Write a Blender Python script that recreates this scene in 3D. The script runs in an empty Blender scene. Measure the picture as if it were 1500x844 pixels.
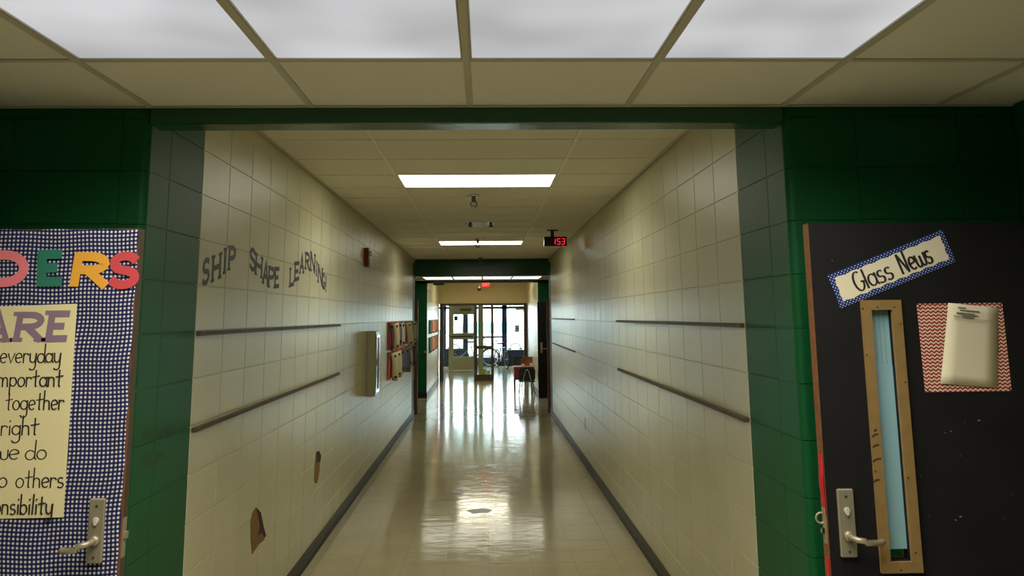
import bpy, math, random
from mathutils import Vector, Matrix
random.seed(7)
S = bpy.context.scene
COL = S.collection

# ------------------------------------------------------------------ camera
F_PX, CX, CY = 1252.73, 744.44, 255.45          # focal length and optical centre in the 1500x844 frame
YAW, PITCH, ROLL = 0.0280, 0.1647, -0.0089
CAM = Vector((0.0559, 0.0, 1.729))
cam_d = bpy.data.cameras.new('camera'); cam = bpy.data.objects.new('camera', cam_d); COL.objects.link(cam)
cam_d.sensor_width = 36.0; cam_d.sensor_fit = 'HORIZONTAL'
cam_d.lens = F_PX / 1500.0 * 36.0
cam_d.shift_x = (750.0 - CX) / 1500.0
cam_d.shift_y = (CY - 422.0) / 1500.0
cam_d.clip_start = 0.05; cam_d.clip_end = 300
def cam_axes():
    def back(d):                                 # image-space direction -> world
        x, y, z = d
        c, s = math.cos(PITCH), math.sin(PITCH); y, z = c*y - s*z, s*y + c*z
        c, s = math.cos(YAW), math.sin(YAW); return Vector((c*x + s*y, -s*x + c*y, z))
    c, s = math.cos(ROLL), math.sin(ROLL)
    right = back((c, 0, s)); up = back((-s, 0, c)); fwd = back((0, 1, 0))
    return right, up, fwd
R_, U_, F_ = cam_axes()
m = Matrix.Identity(4)
for i in range(3):
    m[i][0], m[i][1], m[i][2], m[i][3] = R_[i], U_[i], -F_[i], CAM[i]
cam.matrix_world = m
S.camera = cam
def hit(u, v, axis, val):
    """pixel of the 1500x844 photograph -> point on the plane axis = val"""
    d = R_*((u - CX)/F_PX) - U_*((v - CY)/F_PX) + F_
    t = (val - CAM[axis]) / d[axis]
    return CAM + d*t

# ------------------------------------------------------------------ world, exposure
S.view_settings.view_transform = 'Standard'; S.view_settings.look = 'None'
S.view_settings.gamma = 1.0; S.view_settings.use_curve_mapping = False
S.view_settings.exposure = 0.15
SKY = 16.0
w = bpy.data.worlds.new('sky'); S.world = w; w.use_nodes = True
w.node_tree.nodes['Background'].inputs[0].default_value = (0.84, 0.95, 1.0, 1)
w.node_tree.nodes['Background'].inputs[1].default_value = SKY
pl = bpy.data.lights.new('doorway_portal', 'AREA'); pl.shape = 'RECTANGLE'; pl.size = 3.0; pl.size_y = 2.3
pl.cycles.is_portal = True
po = bpy.data.objects.new('doorway_portal', pl); COL.objects.link(po)
po.location = (0, 31.3, 1.1); po.rotation_euler = (-math.pi/2, 0, 0)

LENS_NEAR = 0.54; AREA_NEAR = 14.0       # front alcove troffers: lens glow, lamp watts each
LENS_HALL = 8.5                          # corridor troffers
LENS_FAR = 2.2; LENS_END = 16.0

# ------------------------------------------------------------------ materials
def lin(c):
    return tuple(((x/255)/12.92 if x/255 <= .04045 else ((x/255+.055)/1.055)**2.4) for x in c)
M = {}
def mat(name, rgb, rough=.5, metal=0., spec=.5, bump=None, vary=None, emit=None, coat=0., rand=0.):
    """rgb: surface colour (sRGB). bump=(scale, strength, dist). vary=(scale, amount)."""
    mt = bpy.data.materials.new(name); mt.use_nodes = True
    nt = mt.node_tree; b = nt.nodes['Principled BSDF']
    c = lin(rgb)
    b.inputs['Base Color'].default_value = (*c, 1); b.inputs['Roughness'].default_value = rough
    b.inputs['Metallic'].default_value = metal; b.inputs['Specular IOR Level'].default_value = spec
    b.inputs['Coat Weight'].default_value = coat; b.inputs['Coat Roughness'].default_value = .1
    if emit:
        b.inputs['Emission Color'].default_value = (*lin(emit[0]), 1); b.inputs['Emission Strength'].default_value = emit[1]
    geo = nt.nodes.new('ShaderNodeNewGeometry')
    if bump:
        n = nt.nodes.new('ShaderNodeTexNoise'); n.inputs['Scale'].default_value = bump[0]; n.inputs['Detail'].default_value = 3
        nt.links.new(geo.outputs['Position'], n.inputs['Vector'])
        bp = nt.nodes.new('ShaderNodeBump'); bp.inputs['Strength'].default_value = bump[1]; bp.inputs['Distance'].default_value = bump[2]
        nt.links.new(n.outputs['Fac'], bp.inputs['Height']); nt.links.new(bp.outputs[0], b.inputs['Normal'])
    if vary or rand:
        hsv = nt.nodes.new('ShaderNodeHueSaturation'); hsv.inputs['Color'].default_value = (*c, 1)
        last = None
        if vary:
            n2 = nt.nodes.new('ShaderNodeTexNoise'); n2.inputs['Scale'].default_value = vary[0]; n2.inputs['Detail'].default_value = 5
            nt.links.new(geo.outputs['Position'], n2.inputs['Vector'])
            mr = nt.nodes.new('ShaderNodeMapRange'); mr.inputs[1].default_value = .3; mr.inputs[2].default_value = .7
            mr.inputs[3].default_value = 1-vary[1]; mr.inputs[4].default_value = 1+vary[1]
            nt.links.new(n2.outputs['Fac'], mr.inputs[0]); last = mr.outputs[0]
        if rand:
            oi = nt.nodes.new('ShaderNodeObjectInfo')
            ad = nt.nodes.new('ShaderNodeMath'); ad.operation = 'ADD'
            nt.links.new(oi.outputs['Random'], ad.inputs[0]); nt.links.new(geo.outputs['Random Per Island'], ad.inputs[1])
            fr = nt.nodes.new('ShaderNodeMath'); fr.operation = 'FRACT'; nt.links.new(ad.outputs[0], fr.inputs[0])
            mr = nt.nodes.new('ShaderNodeMapRange'); mr.inputs[3].default_value = 1-rand; mr.inputs[4].default_value = 1+rand
            nt.links.new(fr.outputs[0], mr.inputs[0])
            if last:
                mu = nt.nodes.new('ShaderNodeMath'); mu.operation = 'MULTIPLY'
                nt.links.new(last, mu.inputs[0]); nt.links.new(mr.outputs[0], mu.inputs[1]); last = mu.outputs[0]
            else: last = mr.outputs[0]
        nt.links.new(last, hsv.inputs['Value']); nt.links.new(hsv.outputs[0], b.inputs['Base Color'])
    M[name] = mt
    return mt
def N(nt, kind, **kw):
    n = nt.nodes.new(kind)
    for k, v in kw.items(): setattr(n, k, v)
    return n
mat('cream_paint', (200, 194, 158), .30, spec=.45, bump=(200, .3, .004), vary=(2.5, .035), rand=.02)
mat('green_paint', (16, 84, 42), .45, spec=.2, bump=(190, .35, .004), vary=(2.0, .06))
mat('green_gloss', (18, 78, 48), .22, spec=.5, bump=(120, .05, .003))
mat('plaster', (206, 190, 138), .6, bump=(150, .08, .003))
mat('ceiling_tile', (230, 226, 212), .92, spec=.15, bump=(420, .25, .003), vary=(300, .05), rand=.02)
mat('grid_metal', (196, 190, 172), .5, spec=.3)
mat('grid_light', (240, 235, 218), .5, spec=.3)
mat('rubber', (42, 42, 38), .45, vary=(14, .35), bump=(60, .1, .003))
mat('rubber_black', (16, 17, 18), .5)
mat('wood_strip', (84, 66, 40), .6, vary=(20, .15))
mat('wood_edge', (118, 72, 36), .6, vary=(30, .2))
mat('black_paint', (21, 20, 19), .72, spec=.25, vary=(6, .2), bump=(300, .1, .002))
mat('steel', (158, 148, 122), .42, metal=.45, bump=(90, .05, .002))
mat('dull_metal', (84, 80, 66), .35, metal=.6)
mat('chrome', (205, 208, 210), .14, metal=1.)
mat('trim_tan', (136, 108, 62), .55, vary=(25, .1), bump=(200, .1, .002))
mat('blue_paper', (136, 176, 182), .8, vary=(5, .04))
mat('white_paper', (218, 208, 176), .85, vary=(4, .03))
mat('poster_paper', (220, 206, 154), .85, vary=(3, .03))
mat('ink', (34, 27, 24), .7)
mat('print_grey', (120, 112, 95), .8)
mat('purple_print', (134, 110, 126), .8)
mat('pink_card', (232, 122, 128), .75); mat('green_card', (32, 112, 88), .75)
mat('orange_card', (226, 160, 48), .75); mat('red_card', (196, 66, 68), .75)
mat('navy_vinyl', (24, 26, 48), .5)
mat('marker', (72, 56, 58), .6)
mat('scuff', (112, 110, 104), .7)
mat('scuff_floor', (136, 128, 100), .35)
mat('kraft', (132, 98, 56), .85, vary=(40, .15), bump=(120, .3, .004)); mat('kraft_dark', (58, 38, 20), .85)
mat('red_ribbon', (190, 24, 36), .6); mat('alarm_red', (112, 18, 18), .4)
mat('clear_plastic', (222, 222, 215), .2)
mat('black_plastic', (14, 14, 15), .35)
mat('sign_red', (190, 20, 20), .5, emit=((255, 40, 40), .8)); mat('sign_letter', (255, 120, 110), .5, emit=((255, 130, 120), 1.0))
mat('led_red', (255, 30, 50), .5, emit=((255, 38, 60), 1.1))
mat('cabinet_grey', (190, 184, 164), .3, metal=.6)
mat('brown_frame', (66, 54, 38), .45); mat('cream_door', (216, 206, 170), .5)
mat('blue_metal', (24, 42, 78), .4); mat('vestibule_wall', (190, 186, 160), .6)
mat('concrete', (190, 186, 176), .9, vary=(1.5, .06)); mat('asphalt', (120, 122, 122), .95)
mat('car_white', (225, 228, 230), .3, coat=.5); mat('car_glass', (120, 160, 168), .1, spec=.6); mat('tyre', (20, 20, 20), .8)
mat('bike_black', (22, 22, 26), .4); mat('bike_silver', (150, 150, 160), .3, metal=.8)
mat('red_plastic', (134, 24, 40), .45); mat('chair_shell', (26, 34, 34), .45); mat('brown_wood', (122, 70, 40), .5, vary=(15, .15))
mat('yellow_paper', (196, 186, 60), .8); mat('notice_grey', (140, 160, 158), .8)
for nm, c in dict(art_red=(178, 60, 40), art_orange=(206, 120, 52), art_green=(60, 96, 58), art_beige=(190, 178, 140), art_slate=(88, 90, 104),
                  art_mauve=(84, 62, 70), art_dark=(44, 34, 32), art_pink=(206, 96, 96), art_lime=(140, 160, 60), art_teal=(70, 120, 104)).items():
    mat(nm, c, .8)

# glossy waxed floor tile
mt = mat('floor_tile', (186, 174, 140), .16, spec=.5, vary=(3.0, .05), rand=.025)
nt = mt.node_tree; b = nt.nodes['Principled BSDF']
geo = N(nt, 'ShaderNodeNewGeometry')
mp = N(nt, 'ShaderNodeMapping'); mp.inputs['Scale'].default_value = (2.2, 5.0, 1); nt.links.new(geo.outputs['Position'], mp.inputs['Vector'])
n1 = N(nt, 'ShaderNodeTexNoise'); n1.inputs['Scale'].default_value = 1.6; n1.inputs['Detail'].default_value = 2.5; nt.links.new(mp.outputs[0], n1.inputs['Vector'])
bp = N(nt, 'ShaderNodeBump'); bp.inputs['Strength'].default_value = .14; bp.inputs['Distance'].default_value = .01
nt.links.new(n1.outputs['Fac'], bp.inputs['Height']); nt.links.new(bp.outputs[0], b.inputs['Normal'])
n2 = N(nt, 'ShaderNodeTexNoise'); n2.inputs['Scale'].default_value = 5; n2.inputs['Detail'].default_value = 6; nt.links.new(mp.outputs[0], n2.inputs['Vector'])
mr = N(nt, 'ShaderNodeMapRange'); mr.inputs[1].default_value = .35; mr.inputs[2].default_value = .7; mr.inputs[3].default_value = .06; mr.inputs[4].default_value = .17
nt.links.new(n2.outputs['Fac'], mr.inputs[0]); nt.links.new(mr.outputs[0], b.inputs['Roughness'])

def lens_material(name, rgb, strength, pitch):
    mt = bpy.data.materials.new(name); mt.use_nodes = True; nt = mt.node_tree; nt.nodes.clear()
    out = N(nt, 'ShaderNodeOutputMaterial'); em = N(nt, 'ShaderNodeEmission')
    geo = N(nt, 'ShaderNodeNewGeometry'); sep = N(nt, 'ShaderNodeSeparateXYZ'); nt.links.new(geo.outputs['Position'], sep.inputs[0])
    def prism(sock):
        a = N(nt, 'ShaderNodeMath', operation='MULTIPLY'); a.inputs[1].default_value = 2*math.pi/pitch; nt.links.new(sock, a.inputs[0])
        s = N(nt, 'ShaderNodeMath', operation='SINE'); nt.links.new(a.outputs[0], s.inputs[0]); return s.outputs[0]
    mu = N(nt, 'ShaderNodeMath', operation='MULTIPLY'); nt.links.new(prism(sep.outputs[0]), mu.inputs[0]); nt.links.new(prism(sep.outputs[1]), mu.inputs[1])
    mr = N(nt, 'ShaderNodeMapRange'); mr.inputs[1].default_value = -1; mr.inputs[2].default_value = 1
    mr.inputs[3].default_value = .72*strength; mr.inputs[4].default_value = 1.28*strength
    nt.links.new(mu.outputs[0], mr.inputs[0])
    nz_ = N(nt, 'ShaderNodeTexNoise'); nz_.inputs['Scale'].default_value = 2.2; nz_.inputs['Detail'].default_value = 1; nt.links.new(geo.outputs['Position'], nz_.inputs['Vector'])
    m2 = N(nt, 'ShaderNodeMapRange'); m2.inputs[1].default_value = .3; m2.inputs[2].default_value = .7; m2.inputs[3].default_value = .8; m2.inputs[4].default_value = 1.22; nt.links.new(nz_.outputs['Fac'], m2.inputs[0])
    m3 = N(nt, 'ShaderNodeMath', operation='MULTIPLY'); nt.links.new(mr.outputs[0], m3.inputs[0]); nt.links.new(m2.outputs[0], m3.inputs[1])
    em.inputs[0].default_value = (*lin(rgb), 1); nt.links.new(m3.outputs[0], em.inputs[1]); nt.links.new(em.outputs[0], out.inputs[0])
    M[name] = mt
lens_material('lens_end', (255, 248, 220), LENS_END, .0085)
lens_material('lens_near', (246, 246, 248), LENS_NEAR, .0085)
lens_material('lens_hall', (252, 252, 232), LENS_HALL, .0085)
lens_material('lens_far', (252, 250, 232), LENS_FAR, .0085)

# thin clear glass
mt = bpy.data.materials.new('glass'); mt.use_nodes = True; nt = mt.node_tree; nt.nodes.clear()
out = N(nt, 'ShaderNodeOutputMaterial'); mx = N(nt, 'ShaderNodeMixShader'); tr = N(nt, 'ShaderNodeBsdfTransparent'); gl = N(nt, 'ShaderNodeBsdfGlossy')
tr.inputs[0].default_value = (.9, .96, .95, 1); gl.inputs['Roughness'].default_value = .02; mx.inputs[0].default_value = .07
nt.links.new(tr.outputs[0], mx.inputs[1]); nt.links.new(gl.outputs[0], mx.inputs[2]); nt.links.new(mx.outputs[0], out.inputs[0]); M['glass'] = mt

def pattern_mat(name):
    mt = bpy.data.materials.new(name); mt.use_nodes = True; nt = mt.node_tree; b = nt.nodes['Principled BSDF']
    b.inputs['Roughness'].default_value = .9; b.inputs['Specular IOR Level'].default_value = .15
    tc = N(nt, 'ShaderNodeTexCoord'); sep = N(nt, 'ShaderNodeSeparateXYZ'); nt.links.new(tc.outputs['UV'], sep.inputs[0])
    M[name] = mt
    return nt, b, sep
def math_(nt, op, a, b=None):
    n = N(nt, 'ShaderNodeMath', operation=op)
    for i, s in enumerate((a, b)):
        if s is None: continue
        if isinstance(s, (int, float)): n.inputs[i].default_value = s
        else: nt.links.new(s, n.inputs[i])
    return n.outputs[0]
# gingham (UV in metres)
nt, b, sep = pattern_mat('gingham')
def band(s, per, duty):
    f = math_(nt, 'FRACT', math_(nt, 'DIVIDE', s, per)); return math_(nt, 'LESS_THAN', f, duty)
bx_, by_ = band(sep.outputs[0], .0134, .52), band(sep.outputs[1], .0134, .52)
su = math_(nt, 'MULTIPLY', math_(nt, 'ADD', bx_, by_), .5)
cr = N(nt, 'ShaderNodeValToRGB'); cr.color_ramp.interpolation = 'CONSTANT'
e = cr.color_ramp.elements; e[0].position = 0; e[0].color = (*lin((206, 200, 190)), 1); e[1].position = .25; e[1].color = (*lin((50, 53, 92)), 1)
e2 = e.new(.75); e2.color = (*lin((24, 26, 56)), 1)
nt.links.new(su, cr.inputs[0]); nt.links.new(cr.outputs[0], b.inputs['Base Color'])
# chevron
nt, b, sep = pattern_mat('chevron')
tri = math_(nt, 'MULTIPLY', math_(nt, 'PINGPONG', sep.outputs[0], .0084), .75)
f = math_(nt, 'FRACT', math_(nt, 'DIVIDE', math_(nt, 'ADD', sep.outputs[1], tri), .0118)); st = math_(nt, 'LESS_THAN', f, .55)
mix = N(nt, 'ShaderNodeMix', data_type='RGBA'); nt.links.new(st, mix.inputs[0])
mix.inputs[6].default_value = (*lin((222, 202, 168)), 1); mix.inputs[7].default_value = (*lin((150, 46, 56)), 1); nt.links.new(mix.outputs[2], b.inputs['Base Color'])
# dotted border
nt, b, sep = pattern_mat('dotted_blue')
def cell(s):
    return math_(nt, 'SUBTRACT', math_(nt, 'FRACT', math_(nt, 'DIVIDE', s, .0123)), .5)
ux, uy = cell(math_(nt, 'ADD', sep.outputs[0], sep.outputs[1])), cell(math_(nt, 'SUBTRACT', sep.outputs[0], sep.outputs[1]))
d2 = math_(nt, 'ADD', math_(nt, 'MULTIPLY', ux, ux), math_(nt, 'MULTIPLY', uy, uy)); st = math_(nt, 'LESS_THAN', d2, .04)
mix = N(nt, 'ShaderNodeMix', data_type='RGBA'); nt.links.new(st, mix.inputs[0])
mix.inputs[6].default_value = (*lin((26, 48, 108)), 1); mix.inputs[7].default_value = (*lin((214, 212, 205)), 1); nt.links.new(mix.outputs[2], b.inputs['Base Color'])

# ------------------------------------------------------------------ helpers
class MB:
    def __init__(s): s.v = []; s.f = []; s.nr = 0
    def quad(s, a, b, c, d):
        i = len(s.v); s.v += [tuple(a), tuple(b), tuple(c), tuple(d)]; s.f.append((i, i+1, i+2, i+3)); return s
    def box(s, x0, x1, y0, y1, z0, z1):
        x0, x1 = sorted((x0, x1)); y0, y1 = sorted((y0, y1)); z0, z1 = sorted((z0, z1))
        i = len(s.v)
        s.v += [(x0,y0,z0),(x1,y0,z0),(x1,y1,z0),(x0,y1,z0),(x0,y0,z1),(x1,y0,z1),(x1,y1,z1),(x0,y1,z1)]
        s.f += [tuple(i+k for k in q) for q in ((3,2,1,0),(4,5,6,7),(0,1,5,4),(1,2,6,5),(2,3,7,6),(3,0,4,7))]; return s
    def bbox(s, x0, x1, y0, y1, z0, z1, r):
        """box with chamfered vertical and horizontal edges (front +/- all sides)"""
        x0, x1 = sorted((x0, x1)); y0, y1 = sorted((y0, y1)); z0, z1 = sorted((z0, z1))
        i = len(s.v)
        P = []
        for z, k in ((z0, r), (z0+r, 0), (z1-r, 0), (z1, r)):
            a, b_, c, d = x0+k, x1-k, y0+k, y1-k
            P += [(a+r,c,z),(b_-r,c,z),(b_,c+r,z),(b_,d-r,z),(b_-r,d,z),(a+r,d,z),(a,d-r,z),(a,c+r,z)]
        s.v += P
        for l in range(3):
            for k in range(8):
                s.f.append((i+l*8+k, i+l*8+(k+1)%8, i+(l+1)*8+(k+1)%8, i+(l+1)*8+k))
        s.f.append(tuple(i+k for k in range(7, -1, -1))); s.f.append(tuple(i+24+k for k in range(8))); return s
    def tube(s, pts, r, n=8, cap=True):
        pts = [Vector(p) for p in pts]; base = len(s.v); rs = r if isinstance(r, (list, tuple)) else [r]*len(pts)
        prev = None
        for k, p in enumerate(pts):
            t = (pts[min(k+1, len(pts)-1)] - pts[max(k-1, 0)]).normalized()
            a = t.orthogonal().normalized() if prev is None else (prev - t*prev.dot(t)).normalized()
            prev = a; b_ = t.cross(a)
            for j in range(n):
                an = 2*math.pi*j/n; q = p + (a*math.cos(an) + b_*math.sin(an))*rs[k]; s.v.append(tuple(q))
        for k in range(len(pts)-1):
            for j in range(n):
                s.f.append((base+k*n+j, base+k*n+(j+1)%n, base+(k+1)*n+(j+1)%n, base+(k+1)*n+j))
        if cap:
            s.f.append(tuple(base+j for j in range(n-1, -1, -1))); s.f.append(tuple(base+(len(pts)-1)*n+j for j in range(n)))
        return s
    def torus(s, c, ax, R, r, n=28, k=8):
        c = Vector(c); ax = Vector(ax).normalized(); a = ax.orthogonal().normalized(); b_ = ax.cross(a); base = len(s.v)
        for i in range(n):
            t = 2*math.pi*i/n; d = a*math.cos(t) + b_*math.sin(t)
            for j in range(k):
                u = 2*math.pi*j/k; s.v.append(tuple(c + d*(R + r*math.cos(u)) + ax*r*math.sin(u)))
        for i in range(n):
            for j in range(k):
                s.f.append((base+i*k+j, base+((i+1)%n)*k+j, base+((i+1)%n)*k+(j+1)%k, base+i*k+(j+1)%k))
        return s
    def cyl(s, p, q, r0, r1=None, n=16): return s.tube([p, q], [r0, r0 if r1 is None else r1], n)
    def ball(s, c, r, n=12, m_=8, sz=1.):
        pts = [(c[0], c[1], c[2] + r*sz*math.cos(math.pi*i/m_)) for i in range(m_+1)]
        rs = [max(1e-4, r*math.sin(math.pi*i/m_)) for i in range(m_+1)]; return s.tube(pts, rs, n)
    def prism(s, poly, o, ax, ay, n, th):
        """polygon (2D) on plane o + x*ax + y*ay, extruded by n*th"""
        o, ax, ay, n = Vector(o), Vector(ax), Vector(ay), Vector(n); i = len(s.v); k = len(poly)
        s.v += [tuple(o + ax*x + ay*y) for x, y in poly] + [tuple(o + ax*x + ay*y + n*th) for x, y in poly]
        s.f.append(tuple(i+j for j in range(k-1, -1, -1))); s.f.append(tuple(i+k+j for j in range(k)))
        for j in range(k): s.f.append((i+j, i+(j+1)%k, i+k+(j+1)%k, i+k+j))
        return s
    def ribbon(s, line, wd, o, ax, ay, n, th, nib=0., closed=False):
        """flat stroke along a 2D polyline, width wd (plane units)"""
        line = [p for k, p in enumerate(line) if k == 0 or (Vector(p)-Vector(line[k-1])).length > 1e-5]
        L = [Vector(p) for p in line]; s.nr += 1; th = th + .00012*(s.nr % 40)
        if len(L) < 2: return s
        o, ax, ay, n = Vector(o), Vector(ax), Vector(ay), Vector(n)
        le, ri = [], []
        for k, p in enumerate(L):
            a = L[k-1] if k else None; c = L[k+1] if k < len(L)-1 else None
            d1 = (p-a).normalized() if a is not None else None; d2 = (c-p).normalized() if c is not None else None
            if d1 is None: d1 = d2
            if d2 is None: d2 = d1
            n1 = Vector((-d1.y, d1.x)); n2 = Vector((-d2.y, d2.x)); mm = n1+n2
            mm = mm.normalized() if mm.length > 1e-6 else n1
            sc = min(1.8, 1/max(.3, mm.dot(n1)))
            wk = wd*(1-nib + nib*abs(((d1+d2)*.5).normalized().y if (d1+d2).length > 1e-6 else 1))
            if a is None: p = p - d2*wd*.3*(1-nib)
            if c is None: p = p + d1*wd*.3*(1-nib)
            le.append(p + mm*wk*.5*sc); ri.append(p - mm*wk*.5*sc)
        i = len(s.v); K = len(L)
        for h in (0, th):
            for p in le: s.v.append(tuple(o + ax*p.x + ay*p.y + n*h))
            for p in ri: s.v.append(tuple(o + ax*p.x + ay*p.y + n*h))
        for k in range(K-1):
            l0, l1, r0, r1 = i+k, i+k+1, i+K+k, i+K+k+1; T = 2*K
            s.f += [(l0+T, r0+T, r1+T, l1+T), (l0, l1, r1, r0), (l0, l0+T, l1+T, l1), (r0, r1, r1+T, r0+T)]
        s.f += [(i, i+K, i+3*K, i+2*K), (i+K-1, i+3*K-1, i+4*K-1, i+2*K-1)]
        return s
    def data(s, name, material, smooth=False):
        me = bpy.data.meshes.new(name); me.from_pydata(s.v, [], s.f); me.update()
        me.materials.append(M[material])
        if smooth:
            for p in me.polygons: p.use_smooth = True
        return me
    def build(s, name, material, parent=None, loc=None, smooth=False, **tags):
        o = bpy.data.objects.new(name, s.data(name, material, smooth)); COL.objects.link(o)
        if loc: o.location = loc
        if parent: o.parent = parent
        return tag(o, **tags)
def tag(o, label=None, category=None, group=None, kind=None):
    for k, v in dict(label=label, category=category, group=group, kind=kind).items():
        if v: o[k] = v
    return o
def empty(name, loc=(0,0,0), rz=0, **tags):
    o = bpy.data.objects.new(name, None); COL.objects.link(o); o.location = loc; o.rotation_euler = (0,0,rz); o.empty_display_size = .1
    return tag(o, **tags)
def copy_tree(o, parent=None):
    c = o.copy(); COL.objects.link(c); c.parent = parent
    for ch in list(o.children): copy_tree(ch, c)
    return c
def inst(name, me, parent, loc, kind=None):
    o = bpy.data.objects.new(name, me); COL.objects.link(o); o.parent = parent; o.location = loc
    if kind: o['kind'] = kind
    return o
def struct(mb, name, material, label, category, **k):
    return mb.build(name, material, label=label, category=category, kind='structure', **k)
def uv_planar(o, ax, ay, org):
    me = o.data; ul = me.uv_layers.new(name='map'); ax, ay, org = Vector(ax), Vector(ay), Vector(org)
    for lp in me.loops:
        p = me.vertices[lp.vertex_index].co - org; ul.data[lp.index].uv = (p.dot(ax), p.dot(ay))

# stroke letters ----------------------------------------------------
def arc(cx, cy, rx, ry, a0, a1, n=12):
    return [(cx + rx*math.cos(math.radians(a0 + (a1-a0)*i/n)), cy + ry*math.sin(math.radians(a0 + (a1-a0)*i/n))) for i in range(n+1)]
UP = {  # capitals: (width, strokes), height 1
 'S': (.62, [arc(.31,.75,.25,.25,35,270,12) + arc(.31,.25,.27,.25,90,-150,12)[1:]]),
 'H': (.74, [[(.12,0),(.12,1)], [(.62,0),(.62,1)], [(.12,.5),(.62,.5)]]),
 'I': (.34, [[(.17,0),(.17,1)]]),
 'P': (.62, [[(.12,0),(.12,1)], [(.12,.96),(.34,.96)] + arc(.34,.72,.22,.24,90,-90,8) + [(.12,.48)]]),
 'A': (.74, [[(.06,0),(.37,1),(.68,0)], [(.18,.34),(.56,.34)]]),
 'E': (.6, [[(.12,0),(.12,1)], [(.12,.95),(.54,.95)], [(.12,.5),(.44,.5)], [(.12,.05),(.56,.05)]]),
 'L': (.58, [[(.12,0),(.12,1)], [(.12,.05),(.54,.05)]]),
 'R': (.66, [[(.12,0),(.12,1)], [(.12,.95),(.34,.95)] + arc(.34,.72,.22,.23,90,-90,8) + [(.12,.49)], [(.3,.49),(.6,0)]]),
 'N': (.72, [[(.12,0),(.12,1)], [(.12,1),(.6,0)], [(.6,0),(.6,1)]]),
 'G': (.68, [arc(.36,.5,.28,.48,50,350,16), [(.64,.42),(.64,.1)], [(.4,.42),(.68,.42)]]),
 '!': (.3, [[(.15,.3),(.15,1)], [(.15,0),(.15,.1)]]),
 'D': (.68, [[(.12,0),(.12,1)], [(.12,.95),(.3,.95)] + arc(.3,.5,.3,.45,90,-90,12) + [(.12,.05)]]),
 'C': (.66, [arc(.36,.5,.3,.48,50,310,16)]),
 'X': (.66, [[(.08,0),(.58,1)], [(.08,1),(.58,0)]]), 'T': (.62, [[(.31,0),(.31,1)], [(.04,.95),(.58,.95)]]),
}
SERIF = {'H': [(.12,0),(.62,0),(.12,1),(.62,1)], 'I': [(.17,0),(.17,1)], 'P': [(.12,0),(.1,1)], 'A': [(.06,0),(.68,0)], 'E': [(.1,0),(.1,1)],
         'L': [(.1,0),(.12,1)], 'R': [(.12,0),(.6,0),(.1,1)], 'N': [(.12,0),(.12,1),(.6,1)], 'S': [], 'G': [], '!': []}
LO = {  # handwriting: x-height .5, ascender 1, descender -.42
 'a': (.46, [arc(.21,.25,.19,.24,40,360,14), [(.4,.5),(.4,.08),(.46,0)]]),
 'b': (.46, [[(.05,1),(.05,0)], arc(.22,.24,.18,.24,150,-170,14)]),
 'd': (.46, [arc(.21,.24,.19,.24,40,360,14), [(.42,1),(.4,.1),(.46,0)]]),
 'e': (.44, [[(.05,.24),(.38,.3)] + arc(.22,.26,.18,.25,20,310,14)]),
 'g': (.46, [arc(.21,.26,.19,.23,40,360,14), [(.4,.5),(.41,-.15)] + arc(.21,-.17,.2,.22,0,-150,8)]),
 'h': (.44, [[(.05,1),(.05,0)], [(.05,.28)] + arc(.2,.33,.15,.16,150,10,7) + [(.37,0)]]),
 'i': (.18, [[(.08,.48),(.09,0)], [(.07,.7),(.09,.75)]]),
 'l': (.2, [[(.12,1),(.08,0)]]),
 'm': (.66, [[(.05,.5),(.05,0)], [(.05,.28)] + arc(.17,.34,.12,.15,150,10,7) + [(.3,0)], [(.3,.28)] + arc(.43,.34,.12,.15,150,10,7) + [(.57,0)]]),
 'n': (.44, [[(.05,.5),(.05,0)], [(.05,.28)] + arc(.2,.33,.15,.16,150,10,7) + [(.37,0)]]),
 'o': (.46, [arc(.22,.25,.19,.24,90,450,16)]),
 'p': (.46, [[(.05,.5),(.05,-.42)], arc(.22,.26,.18,.23,150,-170,14)]),
 'r': (.36, [[(.05,.5),(.05,0)], [(.05,.28)] + arc(.2,.32,.15,.17,150,30,6)]),
 's': (.4, [arc(.2,.37,.13,.13,40,250,8) + arc(.19,.12,.15,.13,80,-140,9)]),
 't': (.42, [[(.2,.86),(.2,.05),(.26,0)], [(.02,.5),(.4,.56)]]),
 'u': (.46, [[(.05,.5),(.06,.15)] + arc(.21,.15,.15,.15,180,350,8) + [(.38,.5)], [(.38,.5),(.4,0)]]),
 'v': (.42, [[(.03,.5),(.2,0),(.4,.5)]]),
 'w': (.6, [[(.03,.5)] + arc(.17,.16,.13,.16,190,350,6) + [(.31,.42)], [(.31,.42)] + arc(.45,.16,.13,.16,190,350,6) + [(.58,.5)]]),
 'y': (.46, [[(.05,.5),(.06,.2)] + arc(.21,.18,.15,.16,180,350,8) + [(.39,.5)], [(.4,.5),(.38,-.15)] + arc(.2,-.18,.18,.2,0,-140,8)]),
 ' ': (.3, []),
}
def text_mesh(mb, txt, table, o, ax, ay, n, h, wd, width=None, nib=0., th=.0006):
    """text on a plane from point o along unit ax, letter height h; squeezed/stretched to width"""
    tot = sum(table[c][0] for c in txt); kx = h if width is None else width/tot
    x = 0
    for c in txt:
        wc, st = table[c]
        for l in st: mb.ribbon([((x+px)*kx, py*h) for px, py in l], wd, o, ax, ay, n, th, nib)
        x += wc
    return mb

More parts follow.
